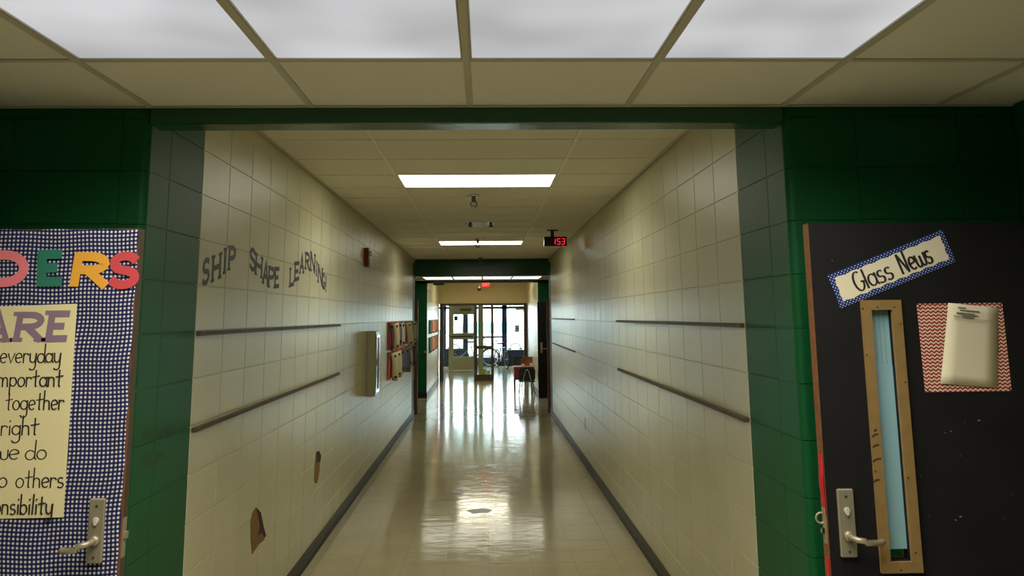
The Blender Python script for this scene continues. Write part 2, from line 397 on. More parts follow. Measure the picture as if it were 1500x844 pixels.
X, Y, Z = Vector((1,0,0)), Vector((0,1,0)), Vector((0,0,1))
HW = 1.22                      # half width of the corridor
YF, YB = 3.226, 3.861          # front corner of the opening; line where green paint ends
YE = 15.75                     # far end of the corridor
YA = 19.1                      # far side of the far alcove
YW = 24.1                      # glazed screen
YO = 31.0                      # outer doors
ZF, ZC = 2.53, 2.77            # alcove ceiling, corridor ceiling
ZFAR = 2.52                   # far alcove ceiling
SW = 2.13                      # half width of the alcoves
CH, CL, C0 = .2032, .4064, .05 # block course height, length, first joint

# ================================================================== SETTING
# ---- walls of painted block
G_, DEP, INS = .0012, .0040, .0030
def block_mesh(name, L, H, material):
    """slab lying in the local YZ plane, face towards +x (x=0 is the face)"""
    a, c = L/2-G_, H/2-G_; a2, c2 = a-INS, c-INS
    mb = MB(); mb.v = [(-DEP-.002,-a,-c),(-DEP-.002,a,-c),(-DEP-.002,a,c),(-DEP-.002,-a,c),(0,-a2,-c2),(0,a2,-c2),(0,a2,c2),(0,-a2,c2)]
    mb.f = [(4,5,6,7),(0,1,5,4),(1,2,6,5),(2,3,7,6),(3,0,4,7)]
    return mb.data(name, material)
blk = {}
def get_block(L, H, material):
    k = (round(L,3), round(H,3), material)
    if k not in blk: blk[k] = block_mesh('block', L, H, material)
    return blk[k]
def side_blocks(parent, sx, y0, y1, z0, z1, material, single=True, name='block', ystart=None):
    """blocks on the plane x = sx*HW facing the corridor, split at block joints"""
    js = [y0]; y = y0 if ystart is None else ystart
    while y < y1 - .03:
        y += CL
        js.append(min(y, y1))
    zs = [C0 - CH + k*CH for k in range(15)]
    me_v, me_f = [], []
    for a, b_ in zip(js, js[1:]):
        for zl, zh in zip(zs, zs[1:]):
            zl2, zh2 = max(zl, z0), min(zh, z1)
            if zh2 - zl2 < .02: continue
            me = get_block(b_-a, zh2-zl2, material)
            if single:
                o = inst(name, me, parent, (sx*HW, (a+b_)/2, (zl2+zh2)/2)); o.rotation_euler = (0, 0, 0 if sx < 0 else math.pi)
            else:
                i = len(me_v)
                for v in me.vertices:
                    p = v.co if sx < 0 else Vector((-v.co.x, -v.co.y, v.co.z)); me_v.append((sx*HW + p.x, (a+b_)/2 + p.y, (zl2+zh2)/2 + p.z))
                me_f += [tuple(i+k for k in p.vertices) for p in me.polygons]
    if not single and me_v:
        mb = MB(); mb.v = me_v; mb.f = me_f; mb.build(name + 's_beyond', material, parent, kind='stuff')
for sx, nm in ((-1, 'left'), (1, 'right')):
    bx = sx*(HW+DEP)
    w_ = struct(MB().box(bx, sx*1.42, YF+.03, YE, 0, 2.95), 'wall_'+nm, 'cream_paint', 'long cream painted block wall on the %s of the corridor' % nm, 'wall')
    struct(MB().box(bx+sx*.0004, bx-sx*.0006, YF+.04, YB-.001, 0, 2.9), 'mortar', 'green_paint', None, None).parent = w_
    side_blocks(w_, sx, YB-CL, YB, C0-CH+.05+.1, 2.894, 'green_paint')
    side_blocks(w_, sx, YB, YB+CL*12, .05, 2.894, 'cream_paint')
    yy = YB+CL*12
    side_blocks(w_, sx, yy, yy+CL*16, .05, 2.894, 'cream_paint', single=False)
    yy2 = yy+CL*16
    side_blocks(w_, sx, yy2, YE, .05, 2.894, 'green_paint', single=False, name='green_block')
    # bullnose corner blocks of the opening
    r = .028; leg = .28 if sx > 0 else .10
    prof = [(HW, YB-CL-G_), (HW, YF+r)] + [(HW+r-r*math.cos(t), YF+r-r*math.sin(t)) for t in (math.radians(15*k) for k in range(1,6))] + [(HW+r, YF), (HW+leg-G_, YF), (HW+leg-G_, YF+.02), (HW+.03, YF+.04), (HW+.02, YB-CL-G_)]
    prof = [(sx*x, y) for x, y in prof]
    if sx < 0: prof = prof[::-1]
    # front wall with the blocks outside the corner
    fw = struct(MB().box(sx*(HW+.02), sx*(SW+.15), YF+DEP, YF+.2, 0, 2.95), 'wall_front_'+nm, 'green_paint', 'dark green block wall beside the opening behind the %s door' % nm, 'wall')
    zs = [C0 - CH + k*CH for k in range(14)]
    me_b = MB().prism(prof, (0,0,-CH/2+G_), X, Y, Z, CH-2*G_).data('bullnose_block', 'green_paint')
    for zl in zs[1:]: inst('bullnose_block', me_b, fw, (0, 0, zl+CH/2))
    xs = [HW+leg, HW+leg+CL, HW+leg+2*CL, HW+leg+3*CL]
    for a, b_ in zip(xs, xs[1:]):
        b_ = min(b_, SW)
        if b_-a < .03: continue
        for zl in zs[1:]:
            o = inst('block', get_block(b_-a, CH, 'green_paint'), fw, (sx*(a+b_)/2, YF, zl+CH/2)); o.rotation_euler = (0, 0, -math.pi/2)
    # alcove side wall with the doorway of the classroom
    dy0, dy1 = 1.93, 2.86
    sw = MB().box(sx*SW, sx*(SW+.15), dy1, YF+.1, 0, 2.95).box(sx*SW, sx*(SW+.15), -.9, dy0, 0, 2.95).box(sx*SW, sx*(SW+.15), dy0, dy1, 2.06, 2.95)
    struct(sw, 'wall_alcove_'+nm, 'green_paint', 'dark green side wall of the near alcove at the %s edge' % nm, 'wall')
    fr = MB().box(sx*(SW-.02), sx*(SW+.17), dy0, dy0+.04, 0, 2.06).box(sx*(SW-.02), sx*(SW+.17), dy1-.0, dy1+.04, 0, 2.06).box(sx*(SW-.02), sx*(SW+.17), dy0+.04, dy1, 2.035, 2.06)
    struct(fr, 'trim_%d' % (1 if sx < 0 else 2), 'brown_frame', 'steel door frame in the %s side wall of the near alcove' % nm, 'door frame')
    rm = MB().box(sx*3.9, sx*3.95, .5, 4.2, 0, 2.95).box(sx*(SW+.15), sx*3.9, .45, .5, 0, 2.95).box(sx*(SW+.15), sx*3.9, 4.2, 4.25, 0, 2.95).box(sx*(SW+.15), sx*3.9, .5, 4.2, 2.7, 2.75)
    struct(rm, 'wall_classroom_'+nm, 'plaster', 'plain classroom walls beyond the %s doorway' % nm, 'wall')
    # baseboards
    struct(MB().box(sx*(HW-.006), sx*(HW+.004), YF+.03, YE, 0, .105).box(sx*(HW-.014), sx*(HW-.004), YF+.03, YE, 0, .012), 'baseboard_'+nm, 'rubber', 'dark rubber baseboard along the %s corridor wall' % nm, 'baseboard')
struct(MB().box(-SW-.15, SW+.15, -1.0, -.9, 0, 2.95), 'wall_back', 'green_paint', 'unseen green wall added behind the viewer to enclose the light', 'wall')  # added out of view to enclose the light, where the corridor would continue
struct(MB().bbox(-HW-.004, HW+.004, YF-.001, YF+.118, 2.465, 2.96, .004), 'wall_header_near', 'green_gloss', 'glossy dark green lintel above the near opening', 'lintel')
# ---- far alcove
struct(MB().bbox(-HW-.2, HW+.2, YE, YE+.025, 2.465, 2.96, .003), 'wall_header_far', 'green_gloss', 'dark green lintel at the far end of the corridor', 'lintel')
struct(MB().bbox(-SW, SW, YA, YA+.03, 2.468, 2.96, .004), 'wall_header_end', 'green_gloss', 'thin dark green lintel beyond the far alcove lights', 'lintel')
for sx, nm in ((-1, 'left'), (1, 'right')):
    struct(MB().box(sx*(HW+.2), sx*(SW+.15), YE-.2, YE, 0, 2.95), 'wall_far_near_'+nm, 'green_paint', 'green wall of the far alcove beside its near opening, %s' % nm, 'wall')
    struct(MB().box(sx*SW, sx*(SW+.15), YE, YA, 0, 2.95), 'wall_far_side_'+nm, 'green_paint', 'green side wall of the far alcove, %s' % nm, 'wall')
    struct(MB().box(sx*(HW+DEP), sx*(SW+.15), YA, YA+.3, 0, 2.95), 'wall_far_front_'+nm, 'green_paint', 'green wall facing the viewer in the far alcove, %s side' % nm, 'wall')
    e_ = struct(MB().box(sx*(HW+DEP), sx*1.42, YA+.3, YW+.1, 0, 2.95), 'wall_end_'+nm, 'cream_paint', 'cream block wall of the entrance passage on the %s' % nm, 'wall')
    side_blocks(e_, sx, YA+.005, YW, .1, 2.8, 'cream_paint', single=False)
    struct(MB().box(sx*HW, sx*SW, YA-.008, YA, 0, .13), 'baseboard_far_'+nm, 'rubber_black', 'black rubber base on the far alcove wall, %s' % nm, 'baseboard')
    struct(MB().box(sx*(HW-.008), sx*HW, YA, YW-.06, 0, .1), 'baseboard_end_'+nm, 'rubber', 'dark rubber base along the entrance passage, %s' % nm, 'baseboard')
struct(MB().box(-1.4, 1.4, YW-.04, YW+.08, 2.10, 2.95), 'wall_end', 'plaster', 'smooth cream wall above the glazed entrance screen', 'wall')
# ---- vestibule
for sx, nm in ((-1, 'left'), (1, 'right')):
    struct(MB().box(sx*1.7, sx*1.8, YW+.08, YO+.1, 0, 2.95), 'wall_vestibule_'+nm, 'vestibule_wall', 'pale wall of the vestibule on the %s' % nm, 'wall')
    struct(MB().box(sx*1.28, sx*1.8, YW-.02, YW+.08, 0, 2.95), 'wall_screen_'+nm, 'plaster', 'cream wall end beside the glazed screen, %s' % nm, 'wall')
struct(MB().box(-1.8, 1.8, YO-.05, YO+.1, 2.2, 2.95), 'wall_outer', 'vestibule_wall', 'pale wall above the outer doors', 'wall')
struct(MB().box(-1.8, 1.8, YW+.08, YO+.1, 2.75, 2.95), 'ceiling_vestibule', 'ceiling_tile', 'plain pale ceiling of the vestibule', 'ceiling')

# ---- floor: vinyl tiles
T = .3048; OX = .075
fl = struct(MB().box(-4, 4, -1.0, YO+.1, -.12, -.0022), 'floor', 'rubber', 'shiny beige vinyl tile floor running down the corridor', 'floor')
tile_me = MB().box(-T/2+.0007, T/2-.0007, -T/2+.0007, T/2-.0007, -.0022, 0).data('floor_tile', 'floor_tile')
far = MB()
ty0 = 6.44 - 25*T
for j in range(130):
    yc = ty0 + (j+.5)*T
    if yc > YO-.1: break
    for i in range(-16, 16):
        xc = OX + (i+.5)*T
        lim = 1.7 if yc > YW else (HW if (YF < yc < YE or yc > YA) else SW)
        x0, x1 = max(xc-T/2, -lim), min(xc+T/2, lim)
        if x1-x0 < .02 or yc < -.8: continue
        full = x1-x0 > T-.001
        if 5.2 < yc < 9.3 and abs(xc) < HW+T/2:
            if full: inst('floor_tile', tile_me, fl, (xc, yc, 0)).rotation_euler = (random.gauss(0, .0010), random.gauss(0, .0010), 0)
            else: inst('floor_tile', MB().box(x0+.0007, x1-.0007, -T/2+.0007, T/2-.0007, -.0022, 0).data('floor_tile', 'floor_tile'), fl, (0, yc, 0))
        else:
            i0 = len(far.v); ta_, tb_ = random.gauss(0, .0009), random.gauss(0, .0009)
            far.box(x0+.0007, x1-.0007, yc-T/2+.0007, yc+T/2-.0007, -.0022, 0)
            far.v[i0:] = [(x, y, z + ta_*(y-yc) + tb_*(x-xc)) for x, y, z in far.v[i0:]]
far.build('floor_tiles_beyond', 'floor_tile', fl, kind='stuff')

for u, v, wu, hv in ((703,749,19,3.5),(690,684,14,2),(720,682,10,2),(672,720,10,2.5),(704,714,6,2),(838,769,4,1.2),(858,704,5,1.4),(840,749,1.5,1.5),(653,748,1.5,1.5),(766,614,6,1.5)):
    p = hit(u, v, 2, 0); q_ = hit(u+wu, v, 2, 0); k_ = hit(u, v+hv, 2, 0); rx, ry = q_.x-p.x, abs(p.y-k_.y)
    MB().prism([(rx*math.cos(t*.7)*(1+.25*math.sin(t*2.3+u)), ry*math.sin(t*.7)*(1+.3*math.cos(t*3+v))) for t in range(9)], (p.x, p.y, -.0004), X, Y, Z, .0011).build('scuff_mark', 'scuff_floor', fl)
# ---- ceilings
PT = .6096
def tile(parent, x0, x1, y0, y1, z): 
    k = ('ct', round(x1-x0,3), round(y1-y0,3))
    if k not in blk:
        a, c = (x1-x0)/2-.0005, (y1-y0)/2-.0005; blk[k] = MB().box(-a, a, -c, c, .0035, .018).data('ceiling_tile', 'ceiling_tile')
    return inst('ceiling_tile', blk[k], parent, ((x0+x1)/2, (y0+y1)/2, z))
def troffer(name, x0, x1, y0, y1, z, lens, watts, label, group, spread=None, color=(1,.97,.88)):
    t = empty(name, ((x0+x1)/2, (y0+y1)/2, z), label=label, category='ceiling light', group=group)
    a, c = (x1-x0)/2, (y1-y0)/2
    MB().box(-a, a, -c, c, .06, .09).box(-a, -a+.004, -c, c, .0, .06).box(a-.004, a, -c, c, .0, .06).box(-a, a, -c, -c+.004, .0, .06).box(-a, a, c-.004, c, .0, .06).build('housing', 'grid_metal', t)
    MB().box(-a+.005, a-.005, -c+.005, c-.005, .004, .008).build('lens', lens, t)
    f = .003
    MB().box(-a, -a+f, -c, c, -.001, .004).box(a-f, a, -c, c, -.001, .004).box(-a+f, a-f, -c, -c+f, -.001, .004).box(-a+f, a-f, c-f, c, -.001, .004).build('frame', 'grid_metal', t)
    if watts:
        l = bpy.data.lights.new('lamp', 'AREA'); l.shape = 'RECTANGLE'; l.size = x1-x0-.04; l.size_y = y1-y0-.04; l.energy = watts; l.color = color
        if spread: l.spread = math.radians(spread)
        lo = bpy.data.objects.new('lamp', l); COL.objects.link(lo); lo.parent = t; lo.location = (0, 0, -.003)
    return t
def alcove_ceiling(nm, yw, y0, z, lens, watts, labels, group, spread, label):
    """2 ft grid measured from the wall at yw towards the viewer"""
    c = struct(MB().box(-SW, SW, y0, yw, z+.12, z+.16), nm, 'ceiling_tile', label, 'ceiling')
    xs = [-SW] + [k*PT for k in range(-3, 4)] + [SW]; ys = [yw]
    while ys[-1] - PT > y0: ys.append(ys[-1]-PT)
    ys.append(y0)
    for i, (a, b_) in enumerate(zip(xs, xs[1:])):
        for j, (d, e_) in enumerate(zip(ys, ys[1:])):
            if 2 <= i <= 5 and j in (1, 2): continue
            tile(c, a, b_, e_, d, z)
    for x in xs[1:-1]: MB().box(x-.012, x+.012, y0, yw-.02, z-.002, z+.004).box(x-.002, x+.002, y0, yw-.02, z+.004, z+.03).build('grid_runner', 'grid_metal', c)
    for a, b_ in zip(xs, xs[1:]):
        for y in ys[1:-1]: MB().box(a+.012, b_-.012, y-.012, y+.012, z-.0015, z+.004).build('cross_tee', 'grid_metal', c)
    MB().box(-SW, SW, yw-.02, yw, z-.002, z+.002).build('wall_angle', 'grid_metal', c)
    for k in range(4):
        troffer('ceiling_light', (k-2)*PT+.013, (k-1)*PT-.013, yw-3*PT+.013, yw-PT-.013, z, lens, watts, labels[k], group, spread)
    return c
alcove_ceiling('ceiling_near', YF, -.9, ZF, 'lens_near', AREA_NEAR,
    ['prismatic ceiling light panel overhead, leftmost of the four at the top edge', 'prismatic ceiling light panel overhead, second from the left',
     'prismatic ceiling light panel overhead, third from the left', 'prismatic ceiling light panel overhead, rightmost of the four at the top edge'],
    'light panels over the near alcove', 150, 'beige suspended tile ceiling over the near alcove')
alcove_ceiling('ceiling_far', YA, YE+.03, ZFAR, 'lens_far', 0,
    ['far bright light panel under the lintel, leftmost of the row of four', 'far bright light panel under the lintel, second from the left',
     'far bright light panel under the lintel, third from the left', 'far bright light panel under the lintel, rightmost of the row'],
    'light panels over the far alcove', None, 'suspended tile ceiling over the far alcove')
# corridor ceiling: a 4 ft middle strip between two runners
RP = .632; R0 = 6.27 - 5*RP; RX = .603
cc = struct(MB().box(-HW-.1, HW+.1, YF+.12, YE, ZC+.12, ZC+.16), 'ceiling', 'ceiling_tile', 'beige suspended tile ceiling of the corridor', 'ceiling')
ys = [YF+.12] + [R0 + k*RP for k in range(1, 21) if R0+k*RP > YF+.3] ; ys = [y for y in ys if y < YE-.1] + [YE]
for j, (a, b_) in enumerate(zip(ys, ys[1:])):
    row = round((a-6.27)/RP)
    for i, (x0, x1) in enumerate(((-HW, -RX), (-RX, RX), (RX, HW))):
        if i == 1 and row in (0, 9) : continue
        if i == 1 and row == 5:
            tile(cc, -RX, -.155, a, b_, ZC); tile(cc, .165, RX, a, b_, ZC); continue
        tile(cc, x0, x1, a, b_, ZC)
        
    for x0, x1 in ((-HW, -RX-.012), (-RX+.012, RX-.012), (RX+.012, HW)):
        if j: MB().box(x0, x1, a-.006, a+.006, ZC-.0015, ZC+.003).build('cross_tee', 'grid_light', cc)
for x in (-RX, RX): MB().box(x-.010, x+.010, YF+.12, YE, ZC-.002, ZC+.003).box(x-.002, x+.002, YF+.12, YE, ZC+.003, ZC+.03).build('grid_runner', 'grid_light', cc)
for sx in (-1, 1): MB().box(sx*(HW-.02), sx*HW, YF+.12, YE, ZC-.002, ZC+.002).build('wall_angle', 'grid_metal', cc)
troffer('ceiling_light', -RX+.013, RX-.013, 6.283, 6.27+RP-.013, ZC, 'lens_hall', 0, 'long glowing corridor ceiling light nearest the opening', 'corridor ceiling lights')
troffer('ceiling_light', -RX+.013, RX-.013, 6.27+9*RP+.013, 6.27+10*RP-.013, ZC, 'lens_hall', 0, 'glowing corridor ceiling light farther off, beyond the air vent', 'corridor ceiling lights')
struct(MB().box(-HW-.1, HW+.1, YA+.12, YW, 2.95, 2.99), 'ceiling_end', 'ceiling_tile', 'plain tile ceiling of the entrance passage', 'ceiling')
troffer('ceiling_light', -.6, .6, 21.3, 21.9, 2.85, 'lens_end', 0, 'ceiling light of the entrance passage beyond the last lintel', 'corridor ceiling lights')

# ---- glazed entrance screen (dark brown frame)
def hx(u, y): return hit(u, 470, 1, y).x
y0, y1 = YW-.05, YW+.05
zt = 2.095; jx = [hx(644, YW), hx(650, YW), hx(694.5, YW), hx(699, YW), hx(719, YW), hx(723, YW), hx(767, YW), hx(773.5, YW)]
sc_ = empty('window_1', (0, YW, 0), label='dark brown metal entrance screen with glass sidelight between two open doorways', category='entrance screen', kind='structure')
def part(mb, name, material, parent):
    p = Vector(parent.location); mb.v = [tuple(Vector(v)-p) for v in mb.v]; return mb.build(name, material, parent)
for a, b_ in ((0,1),(2,3),(4,5),(6,7)): part(MB().box(jx[a], jx[b_], y0, y1, 0, zt), 'jamb', 'brown_frame', sc_)
part(MB().box(jx[0], jx[7], y0-.01, y1+.01, zt-.065, zt), 'head_rail', 'brown_frame', sc_)
part(MB().box(jx[3], jx[4], y0, y1, .855, .93), 'rail', 'brown_frame', sc_)
part(MB().box(jx[3], jx[4], y0, y1, 0, .165), 'bottom_panel', 'brown_frame', sc_)
for z0, z1 in ((.165, .855), (.93, zt-.065)): part(MB().box(jx[3], jx[4], YW-.004, YW+.004, z0, z1), 'pane', 'glass', sc_)
# ---- outer doors (dark blue)
od = empty('window_2', (0, YO, 0), label='dark blue metal framed outer entrance wall with bright glass', category='entrance screen', kind='structure')
px = lambda u: hx(u, YO)
for a, b_ in ((px(648), px(653.5)), (px(678), px(685.5)), (px(735), px(742.5)), (px(767.5), px(775)), (-1.7, px(648)-.35), (px(775)+.2, 1.7)):
    part(MB().box(a, b_, YO-.05, YO+.05, 0, 2.2), 'post', 'blue_metal', od)
part(MB().box(-1.7, 1.7, YO-.05, YO+.05, 2.0, 2.09), 'head_rail', 'blue_metal', od)
part(MB().box(-1.7, 1.7, YO-.05, YO+.05, 2.17, 2.2), 'head_rail', 'blue_metal', od)
for a, b_, zb in ((px(653.5), px(678), .62), (px(685.5), px(735), .30), (px(742.5), px(767.5), .56)):
    part(MB().box(a, b_, YO-.04, YO+.04, .0, zb), 'bottom_rail', 'blue_metal', od)
    part(MB().box(a, b_, YO-.004, YO+.004, zb, 2.0), 'pane', 'glass', od)
part(MB().box(px(685.5), px(735), YO-.04, YO+.04, .98, 1.04), 'rail', 'blue_metal', od)
for a, b_ in ((px(653.5), px(678)), (px(742.5), px(767.5))):
    part(MB().tube([(a-.02, YO-.05, 1.09), (a-.02, YO-.1, 1.09), (b_, YO-.1, 1.09), (b_, YO-.05, 1.09)], .016), 'push_bar', 'steel', od)
part(MB().box(px(755), px(769), YO-.12, YO-.05, 1.93, 2.0), 'closer', 'cream_door', od)
# cream door standing ajar in the vestibule
YD = 28.6; px2 = lambda u: hx(u, YD)
dr = empty('door_3', (px2(657), YD, 0), label='cream painted vestibule door with two glass panes and a push bar', category='door', kind='structure')
a, b_ = px2(657.3), px2(697); zt2 = 2.1
zp = [.02, .44, 1.0, 1.2, 1.80, zt2]
part(MB().box(a, a+.16, YD-.022, YD+.022, zp[0], zt2), 'stile', 'cream_door', dr); part(MB().box(b_-.08, b_, YD-.022, YD+.022, zp[0], zt2), 'stile', 'cream_door', dr)
for z0, z1 in ((zp[0], zp[1]), (zp[2], zp[3]), (zp[4], zp[5])): part(MB().box(a+.16, b_-.08, YD-.022, YD+.022, z0, z1), 'rail', 'cream_door', dr)
for z0, z1 in ((zp[1], zp[2]), (zp[3], zp[4])): part(MB().box(a+.16, b_-.08, YD-.003, YD+.003, z0, z1), 'pane', 'glass', dr)
part(MB().tube([(a+.05, YD-.02, 1.09), (a+.05, YD-.08, 1.09), (b_-.1, YD-.08, 1.09), (b_-.1, YD-.02, 1.09)], .018), 'push_bar', 'brown_frame', dr)
part(MB().box(px2(674), px2(690), YD-.09, YD-.022, 1.92, 1.99), 'closer', 'trim_tan', dr)
struct(MB().box(px2(700.5), px2(708), YD-.06, YD+.06, 0, 2.12).box(px2(650), px2(708), YD-.06, YD+.06, 2.12, 2.16), 'trim_3', 'cream_door', 'cream painted door post and head in the vestibule', 'door frame')

# ================================================================== OUTDOORS
struct(MB().box(-30, 30, YO+.1, 36, -.15, -.02), 'ground_walk', 'concrete', 'pale concrete walk outside the glass doors', 'ground')
struct(MB().box(-60, 60, 36, 120, -.2, -.05), 'ground_lot', 'asphalt', 'grey parking lot outside', 'ground')
cy = 40.0
car = empty('car', (0, cy, 0), label='white car with teal windows parked outside the glass doors', category='car')
prof = [(-2.3,.35),(-2.35,.75),(-2.2,.95),(-1.5,1.02),(-.95,1.5),(-.5,1.58),(1.2,1.58),(1.7,1.1),(2.3,1.0),(2.35,.4)]
MB().prism(prof, (0,.85,-.05), X, Z, -Y, 1.7).build('body', 'car_white', car)
for poly in ([(-1.35,1.02),(-.88,1.46),(-.1,1.5),(-.1,1.02)], [(0,1.02),(0,1.5),(1.1,1.5),(1.5,1.06)]):
    MB().prism(poly, (0,-.85,-.05), X, Z, -Y, .012).build('side_window', 'car_glass', car)
for x in (-1.35, 1.4):
    wl = MB().torus((x,-.78,.28), Y, .25, .08).build('wheel', 'tyre', car); MB().cyl((x,-.82,.28),(x,-.74,.28),.19).build('hub_cap', 'bike_silver', wl)

# ================================================================== NEAR DOORS AND WHAT HANGS ON THEM
YDR, YDL = 2.845, 2.885            # front faces of the right and left door leaves
ZT = 2.03
def lever(parent, plate, knee, tip, yf, flip):
    """plate: 4 pixel corners; lever runs from pixel knee to pixel tip"""
    c = [hit(u, v, 1, yf) for u, v in plate]; x0 = sum(p.x for p in (c[0], c[3]))/2; x1 = sum(p.x for p in (c[1], c[2]))/2; z1 = (c[0].z+c[1].z)/2; z0 = (c[2].z+c[3].z)/2
    pl_ = MB().bbox(x0, x1, yf-.012, yf+.001, z0, z1, .003).build('lock_plate', 'steel', parent)
    for zz in (z1-.022, z0+.018): MB().cyl(((x0+x1)/2, yf-.0135, zz), ((x0+x1)/2, yf-.011, zz), .004, n=10).build('screw', 'brown_frame', pl_)
    MB().cyl(((x0+x1)/2, yf-.017, z1-.065), ((x0+x1)/2, yf-.011, z1-.065), .0095, n=16).box((x0+x1)/2-.0035, (x0+x1)/2+.0035, yf-.021, yf-.012, z1-.078, z1-.055).build('keyhole', 'grid_metal', pl_)
    k = hit(*knee, 1, yf-.05); t_ = hit(*tip, 1, yf-.05); xm = (x0+x1)/2; sg = 1 if t_.x > k.x else -1
    MB().cyl((xm, yf-.012, k.z+.006), (xm, yf-.022, k.z+.006), .017, .014).build('rose', 'steel', pl_, smooth=True)
    pts = [(xm, yf-.014, k.z+.006), (xm+sg*.004, yf-.035, k.z+.005), (xm+sg*.014, yf-.05, k.z+.002), (xm+sg*.035, yf-.056, k.z), ((k.x+t_.x)/2, yf-.056, (k.z+t_.z)/2-.002), (t_.x-sg*.008, yf-.054, t_.z), (t_.x, yf-.046, t_.z), (t_.x, yf-.03, t_.z)]
    MB().tube(pts, [.009,.009,.0095,.0095,.0095,.0095,.009,.008], 10).build('lever_handle', 'steel', pl_, smooth=True)
# right door
xR = hit(1183.5, 327, 1, YDR).x
d2 = empty('door_2', (0,0,0), label='black classroom door with wood edge and narrow window, standing open', category='door', kind='structure')
W0 = [hit(u, v, 1, YDR) for u, v in ((1258.8,440),(1316.6,439.4),(1350.8,837),(1290,839.4))]
ox0, ox1 = (W0[0].x+W0[3].x)/2, (W0[1].x+W0[2].x)/2; oz1, oz0 = (W0[0].z+W0[1].z)/2, (W0[2].z+W0[3].z)/2
I0 = [hit(u, v, 1, YDR) for u, v in ((1273.4,454.3),(1303.3,453.7),(1334.9,821),(1303.3,823))]
ix0, ix1 = (I0[0].x+I0[3].x)/2, (I0[1].x+I0[2].x)/2; iz1, iz0 = (I0[0].z+I0[1].z)/2, (I0[2].z+I0[3].z)/2
xH = xR+.91
lf = MB().box(xR, ix0, YDR, YDR+.044, .01, ZT).box(ix1, xH, YDR, YDR+.044, .01, ZT).box(ix0, ix1, YDR, YDR+.044, .01, iz0).box(ix0, ix1, YDR, YDR+.044, iz1, ZT)
lf.build('leaf', 'black_paint', d2)
MB().box(xR-.0015, xR, YDR-.0005, YDR+.045, .01, ZT).build('wood_edge', 'wood_edge', d2)
wf = MB()
for a, b_, c, d in ((ox0, ix0, oz0, oz1), (ix1, ox1, oz0, oz1), (ix0, ix1, iz1, oz1), (ix0, ix1, oz0, iz0)): wf.box(a, b_, YDR-.013, YDR, c, d)
win = wf.build('window_frame', 'trim_tan', d2)
for u, v in ((1264,452),(1310,450),(1319,475),(1270,520),(1326,560),(1282,690),(1330,700),(1292,800),(1341,810),(1320,835),(1285,450)):
    p = hit(u, v, 1, YDR-.013); MB().cyl((p.x, YDR-.0145, p.z), (p.x, YDR-.012, p.z), .0028, n=8).build('screw', 'brown_frame', win)
MB().box(ix0, ix1, YDR+.02, YDR+.024, iz0, iz1).build('pane', 'glass', win)
for u0, v0, u1, v1 in ((1278,640,1286,636),(1279,655,1287,652),(1279,676,1290,672),(1280,706,1288,703),(1281,632,1284,630)):
    p, q = hit(u0, v0, 1, YDR-.013), hit(u1, v1, 1, YDR-.013)
    MB().ribbon([(p.x,p.z),((p.x+q.x)/2,(p.z+q.z)/2+.003),(q.x,q.z)], .005, (0,YDR-.013,0), X, Z, -Y, .0006).build('paint_chip', 'kraft_dark', win)
lever(d2, ((1223.9,715.7),(1248,715.7),(1255,815.3),(1231.2,816.4)), (1240,793), (1294,795), YDR, 1)
# scuffs on the black door
for u, v, r in ((1393,632,2),(1385,634,1.5),(1407,757,2.5),(1400,762,2),(1434,616,3),(1413,619,1.2),(1407,668,1.2),(1361,757,1),(1470,760,1),(1349,698,1),(1219,382,1.4),(1482,724,1.2)):
    p = hit(u, v, 1, YDR); r *= .0012
    MB().prism([(r*1.6*math.cos(t*1.05+.4), r*.8*math.sin(t*1.05)+r*.4*math.cos(t)) for t in range(6)], (p.x, YDR, p.z), X, Z, -Y, .0004).build('scuff', 'scuff', d2)
MB().torus((xR-.010, YDR+.03, hit(1197,760,1,YDR+.02).z), Y, .016, .0035, 20, 8).build('latch_ring', 'steel', d2, smooth=True)
zz = hit(1200, 770, 1, YDR).z
MB().box(xR-.004, xR-.0015, YDR+.008, YDR+.036, zz-.06, zz+.05).build('latch_plate', 'steel', d2)
MB().box(xR-.014, xR-.004, YDR+.014, YDR+.03, zz-.028, zz-.012).build('latch_bolt', 'chrome', d2)
for zh in (.25, 1.0, 1.8): MB().cyl((xH+.006, YDR+.045, zh-.05), (xH+.006, YDR+.045, zh+.05), .008).build('hinge', 'steel', d2)
# blue paper over the glass
pb = hit(1320, 806, 1, YDR).z
mb = MB().box(ix0+.001, ix1-.001, YDR+.0165, YDR+.0180, pb+.0, iz1-.001)
mb.build('blue_paper', 'blue_paper', label='pale blue paper strip covering the narrow door window, creased', category='paper')
zb2 = hit(1300, 536, 1, YDR).z; pp = hit(1283, 536, 1, YDR).x
MB().box(ix0+.012, ix1-.001, YDR+.0145, YDR+.0160, pb, zb2).build('blue_paper', 'blue_paper', label='lower overlapping pale blue paper sheet in the door window', category='paper')
for k in (.3, .52, .74): MB().box(ix0+(ix1-ix0)*k-.0004, ix0+(ix1-ix0)*k+.0004, YDR+.0158, YDR+.0166, zb2+.005, iz1-.004).build('crease', 'print_grey', bpy.data.objects['blue_paper'])
